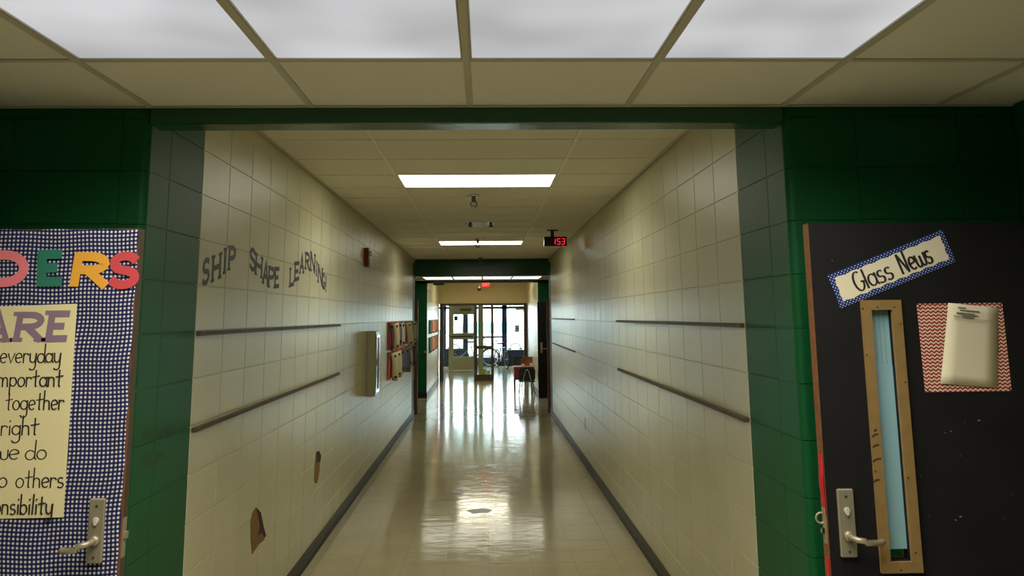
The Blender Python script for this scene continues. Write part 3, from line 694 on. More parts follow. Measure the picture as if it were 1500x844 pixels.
# class news sign
def on(yf, pts): return [hit(u, v, 1, yf) for u, v in pts]
def plane_frame(a, b_):       # unit axes on a door plane from point a towards b
    ax = (b_-a); ax.y = 0; ax.normalize(); return ax, Vector((-ax.z, 0, ax.x))
sg = on(YDR, ((1212.3,403.5),(1376.6,337.2),(1399.5,383.6),(1231.2,452)))
bl = sg[3].copy(); br = sg[2].copy(); ax, ay = plane_frame(bl, br); Wd = (br-bl).length; Ht = ((sg[0]-bl).dot(ay) + (sg[1]-br).dot(ay))/2
sk = (sg[0]-bl).dot(ax)
o_ = Vector((bl.x, YDR-.0002, bl.z))
news = MB().prism([(0,0),(Wd,0),(Wd+sk,Ht),(sk,Ht)], o_, ax, ay, -Y, .0012).build('door_sign', 'dotted_blue', label='tilted sign reading Class News with a dotted blue border', category='sign')
uv_planar(news, ax, ay, o_)
bd = .017; poly = []
def wav(t, k): return .0022*math.sin(t*k)
for i in range(40): t = i/39; poly.append((bd+(Wd-2*bd)*t, bd+wav(t, 50)))
for i in range(1, 10): t = i/10; poly.append((Wd-bd+sk*t+wav(t, 14), bd+(Ht-2*bd)*t))
for i in range(40): t = 1-i/39; poly.append((sk+bd+(Wd-2*bd)*t, Ht-bd+wav(t, 47)))
for i in range(1, 10): t = 1-i/10; poly.append((bd+sk*t+wav(t, 15), bd+(Ht-2*bd)*t))
MB().prism(poly, o_ - Y*.0012, ax, ay, -Y, .0006).build('sign_panel', 'white_paper', news)
CN = dict(LO); CN['C'] = (.62, [arc(.34,.5,.26,.5,60,320,18) + [(.6,.42),(.44,.46)]]); CN['N'] = (.72, [[(.1,0),(.14,1)], [(.14,1),(.56,0)], [(.56,0),(.6,1.05)]])
CN['l'] = (.22, [[(.1,1.0),(.1,0)]])
for c in 'aswe':
    wd_, st = LO[c]; CN[c] = (wd_*1.15, [[(x*1.15, y*1.25) for x, y in l] for l in st])
lt = MB(); a0 = o_ - Y*.0018
text_mesh(lt, 'Class', CN, a0 + ax*(Wd*.17) + ay*(Ht*.24), ax, ay, -Y, Ht*.56, .0075, Wd*.33, nib=.55)
text_mesh(lt, 'News', CN, a0 + ax*(Wd*.56) + ay*(Ht*.24), ax, ay, -Y, Ht*.58, .0075, Wd*.28, nib=.55)
lt.build('lettering', 'ink', news)
# chevron sheet and newsletter
cv = on(YDR, ((1342.4,445),(1467.8,443.7),(1481.8,573.1),(1355,574.8)))
q = MB(); cpl = [(p.x, p.z) for p in (cv[3], cv[2], cv[1], cv[0])]
ch = q.prism(cpl, (0, YDR-.0003, 0), X, Z, -Y, .0008).build('chevron_sheet', 'chevron', label='red and white chevron backing sheet pinned on the black door', category='paper')
uv_planar(ch, X, Z, cv[3])
for p in cv: MB().ball((p.x + (.008 if p in (cv[0],cv[3]) else -.008), YDR-.003, p.z - (.008 if p in cv[:2] else -.008)), .0035, 8, 6).build('pin', 'brown_frame', ch)
nl = on(YDR-.004, ((1389.5,443.7),(1462.5,451),(1460.8,568.8),(1377.2,562)))
mb = MB()
for i in range(9):
    s_ = i/8; A = nl[0].lerp(nl[3], s_); B = nl[1].lerp(nl[2], s_); bow = .0015*math.sin(math.pi*s_)+.003*s_*s_
    for k in range(5):
        P = A.lerp(B, k/4); mb.v.append((P.x, YDR-.0025-bow*(.6+.4*math.cos(k*1.2)), P.z))
for i in range(8):
    for k in range(4): mb.f.append((i*5+k, i*5+k+1, i*5+k+6, i*5+k+5))
ns = mb.build('newsletter', 'white_paper', label='white printed newsletter page tilted over the red chevron sheet', category='paper', smooth=True)
md = ns.modifiers.new('thickness', 'SOLIDIFY'); md.thickness = .0006
A, B, D = nl[0], nl[1], nl[3]
for fx0, fx1, fy, h in ((.2,.34,.045,.008),(.24,.62,.075,.009),(.18,.52,.115,.012),(.3,.5,.15,.02),(.12,.5,.155,.004),(.12,.86,.175,.002),(.14,.8,.20,.002),(.3,.6,.13,.006)):
    p = A.lerp(B, fx0).lerp(D.lerp(nl[2], fx0), fy); q_ = A.lerp(B, fx1).lerp(D.lerp(nl[2], fx1), fy)
    MB().ribbon([(p.x,p.z),(q_.x,q_.z)], h*.42, (0, YDR-.0042-fy*.012, 0), X, Z, -Y, .0003).build('print_line', 'print_grey', ns)
# red ribbon on the door edge
rb = MB()
za, zb = hit(1197, 667, 1, YDR).z, hit(1203, 756, 1, YDR).z
for i in range(11):
    t = i/10; z_ = za+(zb-za)*t; wob = .003*math.sin(t*9); rb.v += [(xR-.006-.003*math.sin(t*5), YDR+.002+wob, z_), (xR-.006+.002*math.cos(t*7), YDR+.036-wob-.012*t, z_), (xR-.0032, YDR+.036-.012*t, z_), (xR-.0032, YDR+.002, z_)]
for i in range(10):
    for k in range(4): rb.f.append((i*4+k, i*4+(k+1)%4, i*4+4+(k+1)%4, i*4+4+k))
rb.f += [(0,1,2,3), (43,42,41,40)]
rib = rb.build('ribbon', 'red_ribbon', label='red fabric strap on the edge of the black door, above the latch', category='strap')
zq = hit(1206, 818, 1, YDR).z
MB().bbox(xR-.006, xR-.002, YDR+.004, YDR+.024, zq-.16, zq, .0012).build('ribbon', 'red_ribbon', label='lower red strap end on the black door edge, below the latch', category='strap')
# left door
xL = hit(204, 336, 1, YDL).x
d1 = empty('door_1', (0,0,0), label='classroom door covered in blue gingham cloth, standing open', category='door', kind='structure')
MB().box(xL-.91, xL, YDL, YDL+.044, .01, ZT).build('leaf', 'brown_wood', d1)
MB().box(xL, xL+.0015, YDL-.0005, YDL+.045, .01, ZT).build('wood_edge', 'brown_frame', d1); MB().box(xL+.0004, xL+.0022, YDL-.0008, YDL+.007, .01, 1.45).build('wood_lipping', 'wood_edge', d1)  # leaf edge set dark brown: its shadow is put into the colour
zz = hit(180, 785, 1, YDL).z
MB().box(xL+.0015, xL+.004, YDL+.008, YDL+.036, zz-.07, zz+.05).build('latch_plate', 'steel', d1)
MB().box(xL+.004, xL+.014, YDL+.014, YDL+.03, zz-.012, zz+.008).build('latch_bolt', 'steel', d1)
for zh in (.25, 1.0, 1.8): MB().cyl((xL-.916, YDL+.045, zh-.05), (xL-.916, YDL+.045, zh+.05), .008).build('hinge', 'steel', d1)
yc = YDL-.004
mb = MB(); nx, nz = 40, 70
zc0, zc1 = .03, ZT-.002
for j in range(nz+1):
    for i in range(nx+1):
        x = xL-.9 + (.9-.001)*i/nx; z_ = zc0+(zc1-zc0)*j/nz
        ed = .0016*math.sin(z_*70)+.001*math.sin(z_*31) if i == nx else 0
        mb.v.append((x+ed, yc - .0013*math.sin(x*23+z_*9) - .0011*math.sin(z_*34+x*8), z_ + (.002*math.sin(x*40) if j == nz else 0)))
for j in range(nz):
    for i in range(nx): mb.f.append((j*(nx+1)+i, j*(nx+1)+i+1, (j+1)*(nx+1)+i+1, (j+1)*(nx+1)+i))
gc = mb.build('fabric_cover', 'gingham', label='navy and white gingham cloth stretched over the left door', category='fabric', smooth=True)
me = gc.data; ul = me.uv_layers.new(name='map')
for lp in me.loops:
    p = me.vertices[lp.vertex_index].co
    ul.data[lp.index].uv = (p.x + 5 + .0035*math.sin(p.z*13) + .002*math.sin(p.z*29+p.x*11), p.z + .004*math.sin(p.x*8) + .0015*math.sin(p.x*31))
md = gc.modifiers.new('thickness', 'SOLIDIFY'); md.thickness = .0008
lever(d1, ((134,730.7),(156.5,729),(150,826),(127,823)), (140,800), (88,808), YDL-.006, -1)
# cut-out letters on the cloth
yp = YDL-.0075
for c, u0, u1, v0, v1, mtl, colr, tilt in (('D',-12,41,365,423,'pink_card','pink',.05),('E',58,93,364,422,'green_card','green',.04),('R',105,158,367,422,'orange_card','orange',-.10),('S',159,201,368,423,'red_card','red',-.1)):
    tl, br_ = hit(u0, v0, 1, yp), hit(u1, v1, 1, yp); h = tl.z-br_.z; wdt = br_.x-tl.x; sw_ = h*.235
    wc, st = UP[c]; mb = MB()
    xs_ = [x for l in st for x, y in l]; ys_ = [y for l in st for x, y in l]
    for l in st:
        mb.ribbon([(sw_/2+(x-min(xs_))/(max(xs_)-min(xs_))*(wdt-sw_), sw_*.5+(y-min(ys_))/(max(ys_)-min(ys_))*(h-sw_)) for x, y in l], sw_, (tl.x, yp, br_.z), X + Z*tilt*.3, Z + X*(-tilt), -Y, .0012)
    mb.build('paper_letter', mtl, label='%s cut-out paper letter %s on the gingham cloth' % (colr, c), category='letter', group='cut-out letters on the left door')
# poster
pr = on(yp, ((113,445),(93,758),(0,760),(0,449)))
a_, b_ = pr[0], pr[1]
left = min(pr[2].x, pr[3].x) - .18
sl = (pr[0].z-pr[3].z)/(pr[0].x-pr[3].x); sl2 = (pr[1].z-pr[2].z)/(pr[1].x-pr[2].x)
poly = [(left, pr[1].z+sl2*(left-pr[1].x)), (pr[1].x, pr[1].z), (pr[0].x, pr[0].z), (left, pr[0].z+sl*(left-pr[0].x))]
ps = MB().prism(poly, (0, yp, 0), X, Z, -Y, .0006).build('poster', 'poster_paper', label='pale yellow handwritten poster on the gingham covered left door', category='poster')
yt = yp-.0006
for c, u0, u1, v0, v1, tilt in (('A',-14,17,456,503,-.03),('R',22,66,455,502,.10),('E',69,103,453,503,.08)):
    tl, br_ = hit(u0, v0, 1, yt), hit(u1, v1, 1, yt); h = tl.z-br_.z; wdt = br_.x-tl.x; sw_ = h*.2
    wc, st = UP[c]; mb = MB(); xs_ = [x for l in st for x, y in l]
    fx = lambda x: sw_/2+(x-min(xs_))/(max(xs_)-min(xs_))*(wdt-sw_*1.4); fy = lambda y: sw_*.5+y*(h-sw_)
    for l in st: mb.ribbon([(fx(x), fy(y)) for x, y in l], sw_, (tl.x, yt, br_.z), X, Z + X*tilt, -Y, .0004)
    for sx_, sy_ in SERIF[c]: mb.ribbon([(fx(sx_)-sw_*.75, fy(sy_)), (fx(sx_)+sw_*.75, fy(sy_))], sw_*.6, (tl.x, yt, br_.z), X, Z + X*tilt, -Y, .0004)
    mb.build('heading_letter', 'purple_print', ps)
for txt, u0, u1, vb in (('everyday',-1,90,532),('important',-9,92,567),('together',7,94,601),('right',0,57,638),('we',-12,29,674),('do',36,69,674),('to',-17,11,715),('others',22,94,715),('responsibility',-54,78,754)):
    p, q_ = hit(u0, vb, 1, yt), hit(u1, vb-1, 1, yt)
    ax2 = (q_-p); wln = ax2.length; ax2.normalize()
    text_mesh(MB(), txt, LO, p, ax2, Z, -Y, .060, .0042, wln, nib=.25, th=.0002).build('handwriting', 'ink', ps)

# ================================================================== LEFT WALL
def lw(u, v, d=0): return hit(u, v, 0, -HW+d)
def rw(u, v, d=0): return hit(u, v, 0, HW-d)
z_ = lambda a, b_: (280+a/6.25, 330+b_/6.25)
LET = [('S','first letter S of SHIP',105,168,285,560,-.22),('H','letter H of SHIP',192,272,240,528,-.2),('I','letter I of SHIP',287,330,195,458,-.12),('P','letter P ending the word SHIP',342,407,172,424,-.1),
 ('S','first letter S of SHAPE',537,592,202,428,.12),('H','letter H of SHAPE',588,652,258,486,.12),('A','letter A of SHAPE',655,710,330,552,.06),('P','letter P of SHAPE',707,762,372,580,0),('E','letter E ending SHAPE',764,807,372,586,-.06),
 ('L','first letter L of LEARNING',902,943,372,574,-.12),('E','letter E of LEARNING',947,990,318,524,-.12),('A','letter A of LEARNING',993,1033,262,452,-.08),('R','letter R of LEARNING',1044,1086,240,416,-.03),('N','letter N in the middle of LEARNING',1092,1135,246,438,.05),
 ('I','letter I of LEARNING',1134,1162,320,476,.1),('N','second letter N of LEARNING',1160,1202,360,556,.14),('G','letter G ending LEARNING',1198,1226,430,600,.15),('!','exclamation mark after LEARNING',1226,1240,455,618,.15)]
for c, desc, u0, u1, v0, v1, slope in LET:
    um, vm = (u0+u1)/2, (v0+v1)/2
    y0_, y1_ = lw(*z_(u0, vm)).y, lw(*z_(u1, vm)).y
    zt_, zb_ = lw(*z_(um, v0)).z, lw(*z_(um, v1)).z
    wdt = y1_-y0_; h = (zt_-zb_)-abs(slope)*wdt*.6; sw_ = min(h*.19, max(wdt*.25, .026))
    wc, st = UP[c]; mb = MB(); xs_ = [x for l in st for x, y in l]; rg = max(.001, max(xs_)-min(xs_))
    fx = (lambda x: sw_/2+(x-min(xs_))/rg*(wdt-sw_)) if rg > .01 else (lambda x: wdt/2 + (x-min(xs_)))
    # slope the baseline so that the letter follows the arch
    o_ = (-HW-.0002, y0_, (zt_+zb_)/2 - h/2 + slope*wdt/2); axv = Y - Z*slope
    for l in st: mb.ribbon([(fx(x), sw_*.4+y*(h-sw_*.8)) for x, y in l], sw_, o_, axv, Z, X, .0014)
    for sx_, sy_ in SERIF[c]: mb.ribbon([(fx(sx_)-sw_*.8, sw_*.4+sy_*(h-sw_*.8)), (fx(sx_)+sw_*.8, sw_*.4+sy_*(h-sw_*.8))], sw_*.55, o_, axv, Z, X, .0014)
    mb.build('wall_letter', 'navy_vinyl', label='dark navy %s on the left wall' % desc, category='letter', group='SHIP SHAPE LEARNING! wall letters')
# display rails
def rail(sx, y0_, y1_, z0_, z1_, label):
    t = empty('display_rail', (sx*HW, (y0_+y1_)/2, z0_), label=label, category='rail', group='display rails on the corridor walls')
    ln = (y1_-y0_)/2
    MB().bbox(-sx*.016 if sx > 0 else 0, 0 if sx > 0 else .016, -ln, ln, 0, z1_-z0_, .002).build('strip', 'wood_strip', t)
    MB().box(*((-.020, -.015) if sx > 0 else (.015, .020)), -ln, ln, 0, .006).build('lip', 'brown_frame', t)
    n_ = max(2, int(2*ln/1.2)+1)
    for k in range(n_):
        yy = -ln+.05+(2*ln-.1)*k/(n_-1); MB().cyl((-sx*.015, yy, .014), (-sx*.0178, yy, .014), .004, n=8).build('screw', 'steel', t)
rail(-1, YB+.01, 7.62, 1.656, 1.676, 'brown wooden display rail at eye level on the left wall')
rail(-1, YB+.01, 7.62, 1.245, 1.265, 'brown wooden display rail at waist height on the left wall')
rail(1, YB+.01, 7.60, 1.670, 1.690, 'brown wooden display rail at eye level on the right wall')
rail(1, YB+.01, 7.60, 1.259, 1.279, 'brown wooden display rail at waist height on the right wall')
rail(1, 11.3, 15.0, 1.675, 1.692, 'short far upper display rail at the end of the right wall')
rail(1, 11.25, 15.0, 1.263, 1.279, 'short far lower display rail at the end of the right wall')
# torn brown patches low on the left wall
def patch(pix, dark, label):
    P = [lw(u, v) for u, v in pix]; t = MB().prism([(p.y, p.z) for p in P], (-HW-.0005, 0, 0), Y, Z, X, .004).build('torn_patch', 'kraft', label=label, category='patch')
    for d in dark:
        D_ = [lw(u, v) for u, v in d]; MB().prism([(p.y, p.z) for p in D_], (-HW+.0035, 0, 0), Y, Z, X, .0025).build('torn_flap', 'kraft_dark', t)
zz3 = lambda a, b_: (240+a/6.25, 709+b_/6.25)
patch([zz3(*q) for q in ((805,640),(795,530),(793,350),(808,270),(840,215),(880,262),(905,390),(925,465),(912,515),(870,550),(830,605))], [[zz3(*q) for q in ((838,217),(880,262),(905,390),(928,475),(915,490),(895,440),(860,470),(875,380),(855,270))]], 'larger torn brown patch low on the left wall, nearest the viewer')
zz8 = lambda a, b_: (270+a/3.46, 600+b_/3.46)
patch([zz8(*q) for q in ((657,360),(660,290),(668,215),(680,210),(690,235),(684,285),(684,310),(672,372),(662,374))], [[zz8(*q) for q in ((668,215),(680,210),(690,235),(686,265),(668,268))]], 'smaller narrow torn brown patch farther along the left wall')
# marker scribble on the green reveal
sb = MB()
for u0, u1, v0, a, n_, dr_ in ((208,249,640,11,44,-.22),(209,221,675,13,14,0),(226,242,670,9,18,-.2)):
    pts = []
    for i in range(n_):
        u = u0+(u1-u0)*i/(n_-1); v = v0 + dr_*(u-u0) + (a if i % 2 else -a)*(.55+.45*math.sin(i*1.9)); p = lw(u + (2 if i % 2 == 0 else 0), v); pts.append((p.y, p.z))
    sb.ribbon(pts, .0022, (-HW-.0002, 0, 0), Y, Z, X, .0008)
sb.build('marker_scribble', 'marker', label='faded purple marker scribble on the green left jamb', category='graffiti')
# fire alarm strobe
p = lw(533, 377); al = empty('fire_alarm', (-HW, p.y+.06, 2.26), label='red fire alarm strobe high on the left wall', category='fire alarm')
MB().bbox(0, .05, -.06, .06, 0, .2, .006).build('housing', 'alarm_red', al); MB().bbox(.05, .075, -.035, .035, .11, .17, .006).build('strobe_lens', 'clear_plastic', al)
MB().box(.0495, .052, -.045, .045, .02, .085).build('horn_grille', 'black_plastic', al)
for k in range(4): MB().box(.0495, .0535, -.04, .04, .028+k*.014, .034+k*.014).build('grille_bar', 'alarm_red', al)
# extinguisher cabinet
cb = empty('extinguisher_cabinet', (-HW, 9.42, .895), label='grey metal fire extinguisher cabinet projecting from the left wall', category='cabinet')
MB().bbox(0, .085, -.0, .30, 0, .69, .004).build('body', 'cabinet_grey', cb)
MB().bbox(.085, .10, .005, .295, .005, .685, .003).build('door', 'cabinet_grey', cb)
for a, b_, c, d in ((.02,.05,.04,.65),(.25,.28,.04,.65),(.05,.25,.62,.65),(.05,.25,.04,.07)): MB().box(.10, .106, a, b_, c, d).build('door_trim', 'chrome', cb)
MB().box(.1, .103, .05, .25, .07, .62).build('pane', 'glass', cb); MB().bbox(.106, .125, .025, .045, .33, .39, .002).build('pull_handle', 'chrome', cb)
# hanging student work boards
def board(y0_, y1_, z0_, z1_, border, label, sheets, group):
    b0 = MB().box(-HW+.004, -HW+.012, y0_, y1_, z0_, z1_).build('display_board', border, label=label, category='display board')
    n_ = max(3, int((y1_-y0_)/.6))
    for k in range(n_):
        a = y0_+(y1_-y0_)*k/n_; MB().box(-HW+.012, -HW+.015, a+.02, a+.3, z1_-.09, z1_-.01).build('border_piece', random.choice(['art_orange','art_red','art_green']), b0)
    for fr_, wd_, ln, mtl, tw, til, lab in sheets:
        yc_ = y0_+(y1_-y0_)*fr_; mb = MB(); n = 6
        for i in range(n+1):
            t = i/n; zt_ = z1_-.02-ln*t
            for sgn, off in ((-1, 0), (1, tw)):
                mb.v.append((-HW+.022+off*.5+(.02*math.sin(t*2.6)), yc_+sgn*wd_*.28+til*t, zt_+.012*math.sin(t*3+sgn)))
        for i in range(n): mb.f.append((2*i, 2*i+1, 2*i+3, 2*i+2))
        o = mb.build('paper_cutout', mtl, label=lab, category='paper', group=group, smooth=True)
        md = o.modifiers.new('thickness', 'SOLIDIFY'); md.thickness = .002; md.offset = 1
        for f_ in (.12, .86):
            k_ = ln*f_; MB().ball((-HW+.024+tw*.25+.02*math.sin(f_*2.6)+.006, yc_+til*f_, z1_-.02-k_), .016, 8, 6).build('button', 'art_dark', o)
g1 = 'student cut-outs on the upper left board'; g2 = 'student cut-outs on the lower left board'
board(11.35, 15.2, 1.305, 1.672, 'art_red', 'red bordered upper display board of student cut-outs on the left wall',
  [(.04,.3,.36,'art_dark',.03,.05,'dark cut-out at the near end of the upper board'),(.17,.34,.36,'art_beige',.10,.02,'first beige paper cut-out on the upper board'),(.31,.28,.30,'art_slate',.07,.0,'grey curled cut-out on the upper board'),
   (.42,.3,.34,'art_beige',.09,-.05,'second beige paper cut-out on the upper board'),(.52,.25,.30,'art_dark',.05,0,'dark brown cut-out in the middle of the upper board'),(.64,.4,.38,'art_beige',.15,.3,'large tilted beige cut-out on the upper board'),
   (.78,.4,.33,'art_mauve',.10,.05,'mauve cut-out on the upper board'),(.93,.3,.34,'art_beige',.14,-.1,'beige cut-out at the far end of the upper board')], g1)
board(11.4, 15.3, .925, 1.28, 'art_red', 'red bordered lower display board of student cut-outs on the left wall',
  [(.10,.42,.37,'art_beige',.11,.0,'first beige paper cut-out on the lower board'),(.24,.42,.36,'art_beige',.11,.0,'second beige paper cut-out on the lower board'),(.38,.36,.30,'art_slate',.10,-.1,'slate grey cut-out with bent leg on the lower board'),
   (.53,.46,.36,'art_slate',.16,.0,'long slate grey cut-out on the lower board'),(.70,.4,.30,'art_beige',.10,.1,'third beige cut-out on the lower board'),(.88,.5,.34,'art_mauve',.16,.0,'dark mauve cut-out at the far end of the lower board')], g2)
def far_board(z0_, z1_, label, g, nm):
    b0 = MB().box(-HW+.004, -HW+.012, 19.65, 23.5, z0_, z1_).build('display_board', 'art_green', label=label, category='display board')
    for k, c in enumerate(('art_teal','art_pink','art_beige','art_orange','art_lime','art_red','art_orange')):
        y_ = 19.72+k*.54; ln = (z1_-z0_)*(.95 if k % 2 else .8)
        MB().bbox(-HW+.012, -HW+.03, y_, y_+.42, z1_-.02-ln, z1_-.02, .004).build('paper_strip', c, label=('%s%s paper strip on the %s far board' % ('nearer ' if k == 3 else 'last ' if k == 6 else '', c[4:], nm)) + (', next to the entrance' if k == 6 else ''), category='paper', group=g)
far_board(1.35, 1.665, 'upper colourful paper display board in the entrance passage', 'paper strips on the upper far board', 'upper')
far_board(.92, 1.27, 'lower colourful paper display board in the entrance passage', 'paper strips on the lower far board', 'lower')
# dark gouge on the right wall
p = rw(857, 612); q_ = rw(857, 628)
MB().prism([(p.y-.015, q_.z), (p.y+.02, q_.z), (p.y+.012, p.z), (p.y-.012, p.z)], (HW+.0005, 0, 0), Y, Z, -X, .002).build('wall_gouge', 'kraft_dark', label='short dark vertical gouge low on the right wall', category='mark')

# ================================================================== CEILING FIXTURES
vt = empty('air_vent', (.005, 6.27+5.5*RP, ZC), label='metal ceiling air vent between the two corridor lights', category='air vent')
a, c = .155, RP/2-.02
MB().box(-a, -a+.012, -c, c, -.004, .02).box(a-.012, a, -c, c, -.004, .02).box(-a, a, -c, -c+.012, -.004, .02).box(-a, a, c-.012, c, -.004, .02).build('frame', 'steel', vt)
MB().box(-a+.055, a-.055, -c+.012, c-.012, -.002, .004).build('centre_plate', 'grid_metal', vt)
for sx in (-1, 1): MB().quad((sx*(a-.012),-c,.004),(sx*(a-.012),c,.004),(sx*(a-.055),c,.04),(sx*(a-.055),-c,.04)).build('side_vane', 'chrome', vt)
MB().box(-a, a, -c, c, .05, .06).build('duct_back', 'rubber', vt)
for x, y, lab in ((-.04, 7.36, 'nearest pendant sprinkler head, just beyond the first corridor light'), (-.04, 11.6, 'middle pendant sprinkler head in front of the second corridor light'), (-.03, 15.2, 'farthest pendant sprinkler head before the far green lintel')):
    sp = empty('sprinkler_head', (x, y, ZC), label=lab, category='sprinkler', group='corridor sprinklers')
    MB().cyl((0,0,0),(0,0,-.014),.05,.04).build('escutcheon', 'chrome', sp, smooth=True); MB().cyl((0,0,-.014),(0,0,-.06),.018).build('body', 'dull_metal', sp, smooth=True)
    MB().tube([(-.018,0,-.055),(-.03,0,-.08),(0,0,-.11)], .007).tube([(.018,0,-.055),(.03,0,-.08),(0,0,-.11)], .007).build('yoke', 'dull_metal', sp)
    MB().cyl((0,0,-.11),(0,0,-.116),.03,n=12).build('deflector', 'dull_metal', sp)
# digital clock
p0 = hit(797, 347, 1, 10.4); p1 = hit(830.5, 360.5, 1, 10.4)
ck = empty('digital_clock', ((p0.x+p1.x)/2, 10.4, p1.z), label='black digital clock showing red 153 hanging from the ceiling', category='clock')
wdt, hh = (p1.x-p0.x)/2, p0.z-p1.z
MB().bbox(-wdt, wdt, .002, .085, 0, hh, .004).build('case', 'cabinet_grey', ck); MB().bbox(-wdt, wdt, -.004, .004, 0, hh, .002).build('face', 'black_plastic', ck)
MB().box(-.055, -.015, .03, .06, hh, ZC-p1.z-.012).build('stem', 'black_plastic', ck); MB().bbox(-.10, .03, .0, .09, ZC-p1.z-.012, ZC-p1.z, .003).build('mount_plate', 'black_plastic', ck)
SEG = {'1': 'bc', '5': 'afgcd', '3': 'abgcd'}
def seg(mb, ch_, x, z_, w_, h_):
    sk_ = .12; P = {'a': ((0,1),(1,1)), 'b': ((1,1),(1,.5)), 'c': ((1,.5),(1,0)), 'd': ((0,0),(1,0)), 'f': ((0,1),(0,.5)), 'g': ((0,.5),(1,.5))}
    for s_ in SEG[ch_]:
        (x0_, y0_), (x1_, y1_) = P[s_]; q0 = (x+x0_*w_+sk_*y0_*h_, z_+y0_*h_); q1 = (x+x1_*w_+sk_*y1_*h_, z_+y1_*h_)
        d = Vector((q1[0]-q0[0], q1[1]-q0[1])).normalized()*.003
        mb.ribbon([(q0[0]+d.x, q0[1]+d.y), (q1[0]-d.x, q1[1]-d.y)], .0085, (0, -.0042, 0), X, Z, -Y, .0006)
for ch_, x in (('1', -wdt*.32), ('5', wdt*.12), ('3', wdt*.52)):
    mb = MB(); seg(mb, ch_, x, hh*.2, .036, hh*.58); mb.build('digit', 'led_red', ck)
# exit sign and dome camera beyond the far alcove
p = hit(711.5, 417, 1, 23.6)
ex = empty('exit_sign', (p.x, 23.6, p.z-.06), label='small red glowing EXIT sign above the entrance screen', category='sign')
MB().bbox(-.12, .12, 0, .05, 0, .12, .004).build('housing', 'sign_red', ex); MB().box(-.02, .02, .01, .04, .12, 2.95-p.z+.06).build('stem', 'brown_frame', ex)
text_mesh(MB(), 'EXIT', UP, (-.095, -.001, .022), X, Z, -Y, .078, .012, .19).build('lettering', 'sign_letter', ex)
p = hit(702, 423, 1, 22.0)
dm = empty('dome_camera', (p.x, 22.0, p.z), label='small black dome camera hanging below the ceiling near the exit sign', category='camera')
MB().ball((0,0,0), .056).build('dome', 'black_plastic', dm, smooth=True); MB().cyl((0,0,.03),(0,0,2.95-p.z),.009).build('stem', 'brown_frame', dm); MB().cyl((0,0,.03),(0,0,.06),.045,.03).build('collar', 'black_plastic', dm)
p = hit(640, 416.5, 1, 21.5)
MB().bbox(-HW, -HW+.26, 21.4, 21.6, p.z-.025, p.z+.03, .004).build('wall_box', 'black_plastic', label='small dark box fixed high on the left wall of the entrance passage', category='box')

# ================================================================== FAR ALCOVE DOORS, FURNITURE, BIKES
dfar = empty('door_4', (1.19, 18.75, 0), label='far black door with lever handle standing open beside the kids table', category='door', kind='structure')
MB().box(0, .9, 0, .044, .01, 2.03).build('leaf', 'black_paint', dfar); MB().box(-.002, 0, 0, .044, .01, 2.03).build('wood_edge', 'wood_edge', dfar)
MB().bbox(.05, .10, -.012, 0, .95, 1.17, .003).build('lock_plate', 'steel', dfar); MB().tube([(.075,-.01,1.04),(.075,-.05,1.04),(.2,-.05,1.035)], .01).build('lever_handle', 'steel', dfar)
dl = empty('door_5', (-1.175, 15.9, 0), label='far left reddish door edge just beyond the corridor end', category='door', kind='structure')
MB().box(-.9, 0, 0, .044, .01, 2.03).build('leaf', 'brown_wood', dl); MB().box(0, .002, -.001, .045, .01, 2.03).build('wood_edge', 'alarm_red', dl)
dr_ = empty('door_6', (1.185, 15.9, 0), label='far right brown door edge just beyond the corridor end', category='door', kind='structure')
MB().box(0, .9, 0, .044, .01, 2.03).build('leaf', 'brown_wood', dr_); MB().box(-.002, 0, -.001, .045, .01, 2.03).build('wood_edge', 'wood_edge', dr_)
p = hit(622, 516, 1, YA-.03)
kb = empty('coat_hook', (p.x, YA, p.z), label='small brown coat hook on the far green wall strip', category='hook')
MB().cyl((0,0,0),(0,-.02,0),.014).build('stem', 'trim_tan', kb); MB().ball((0,-.035,0), .028, 10, 8).build('cap', 'trim_tan', kb, smooth=True)
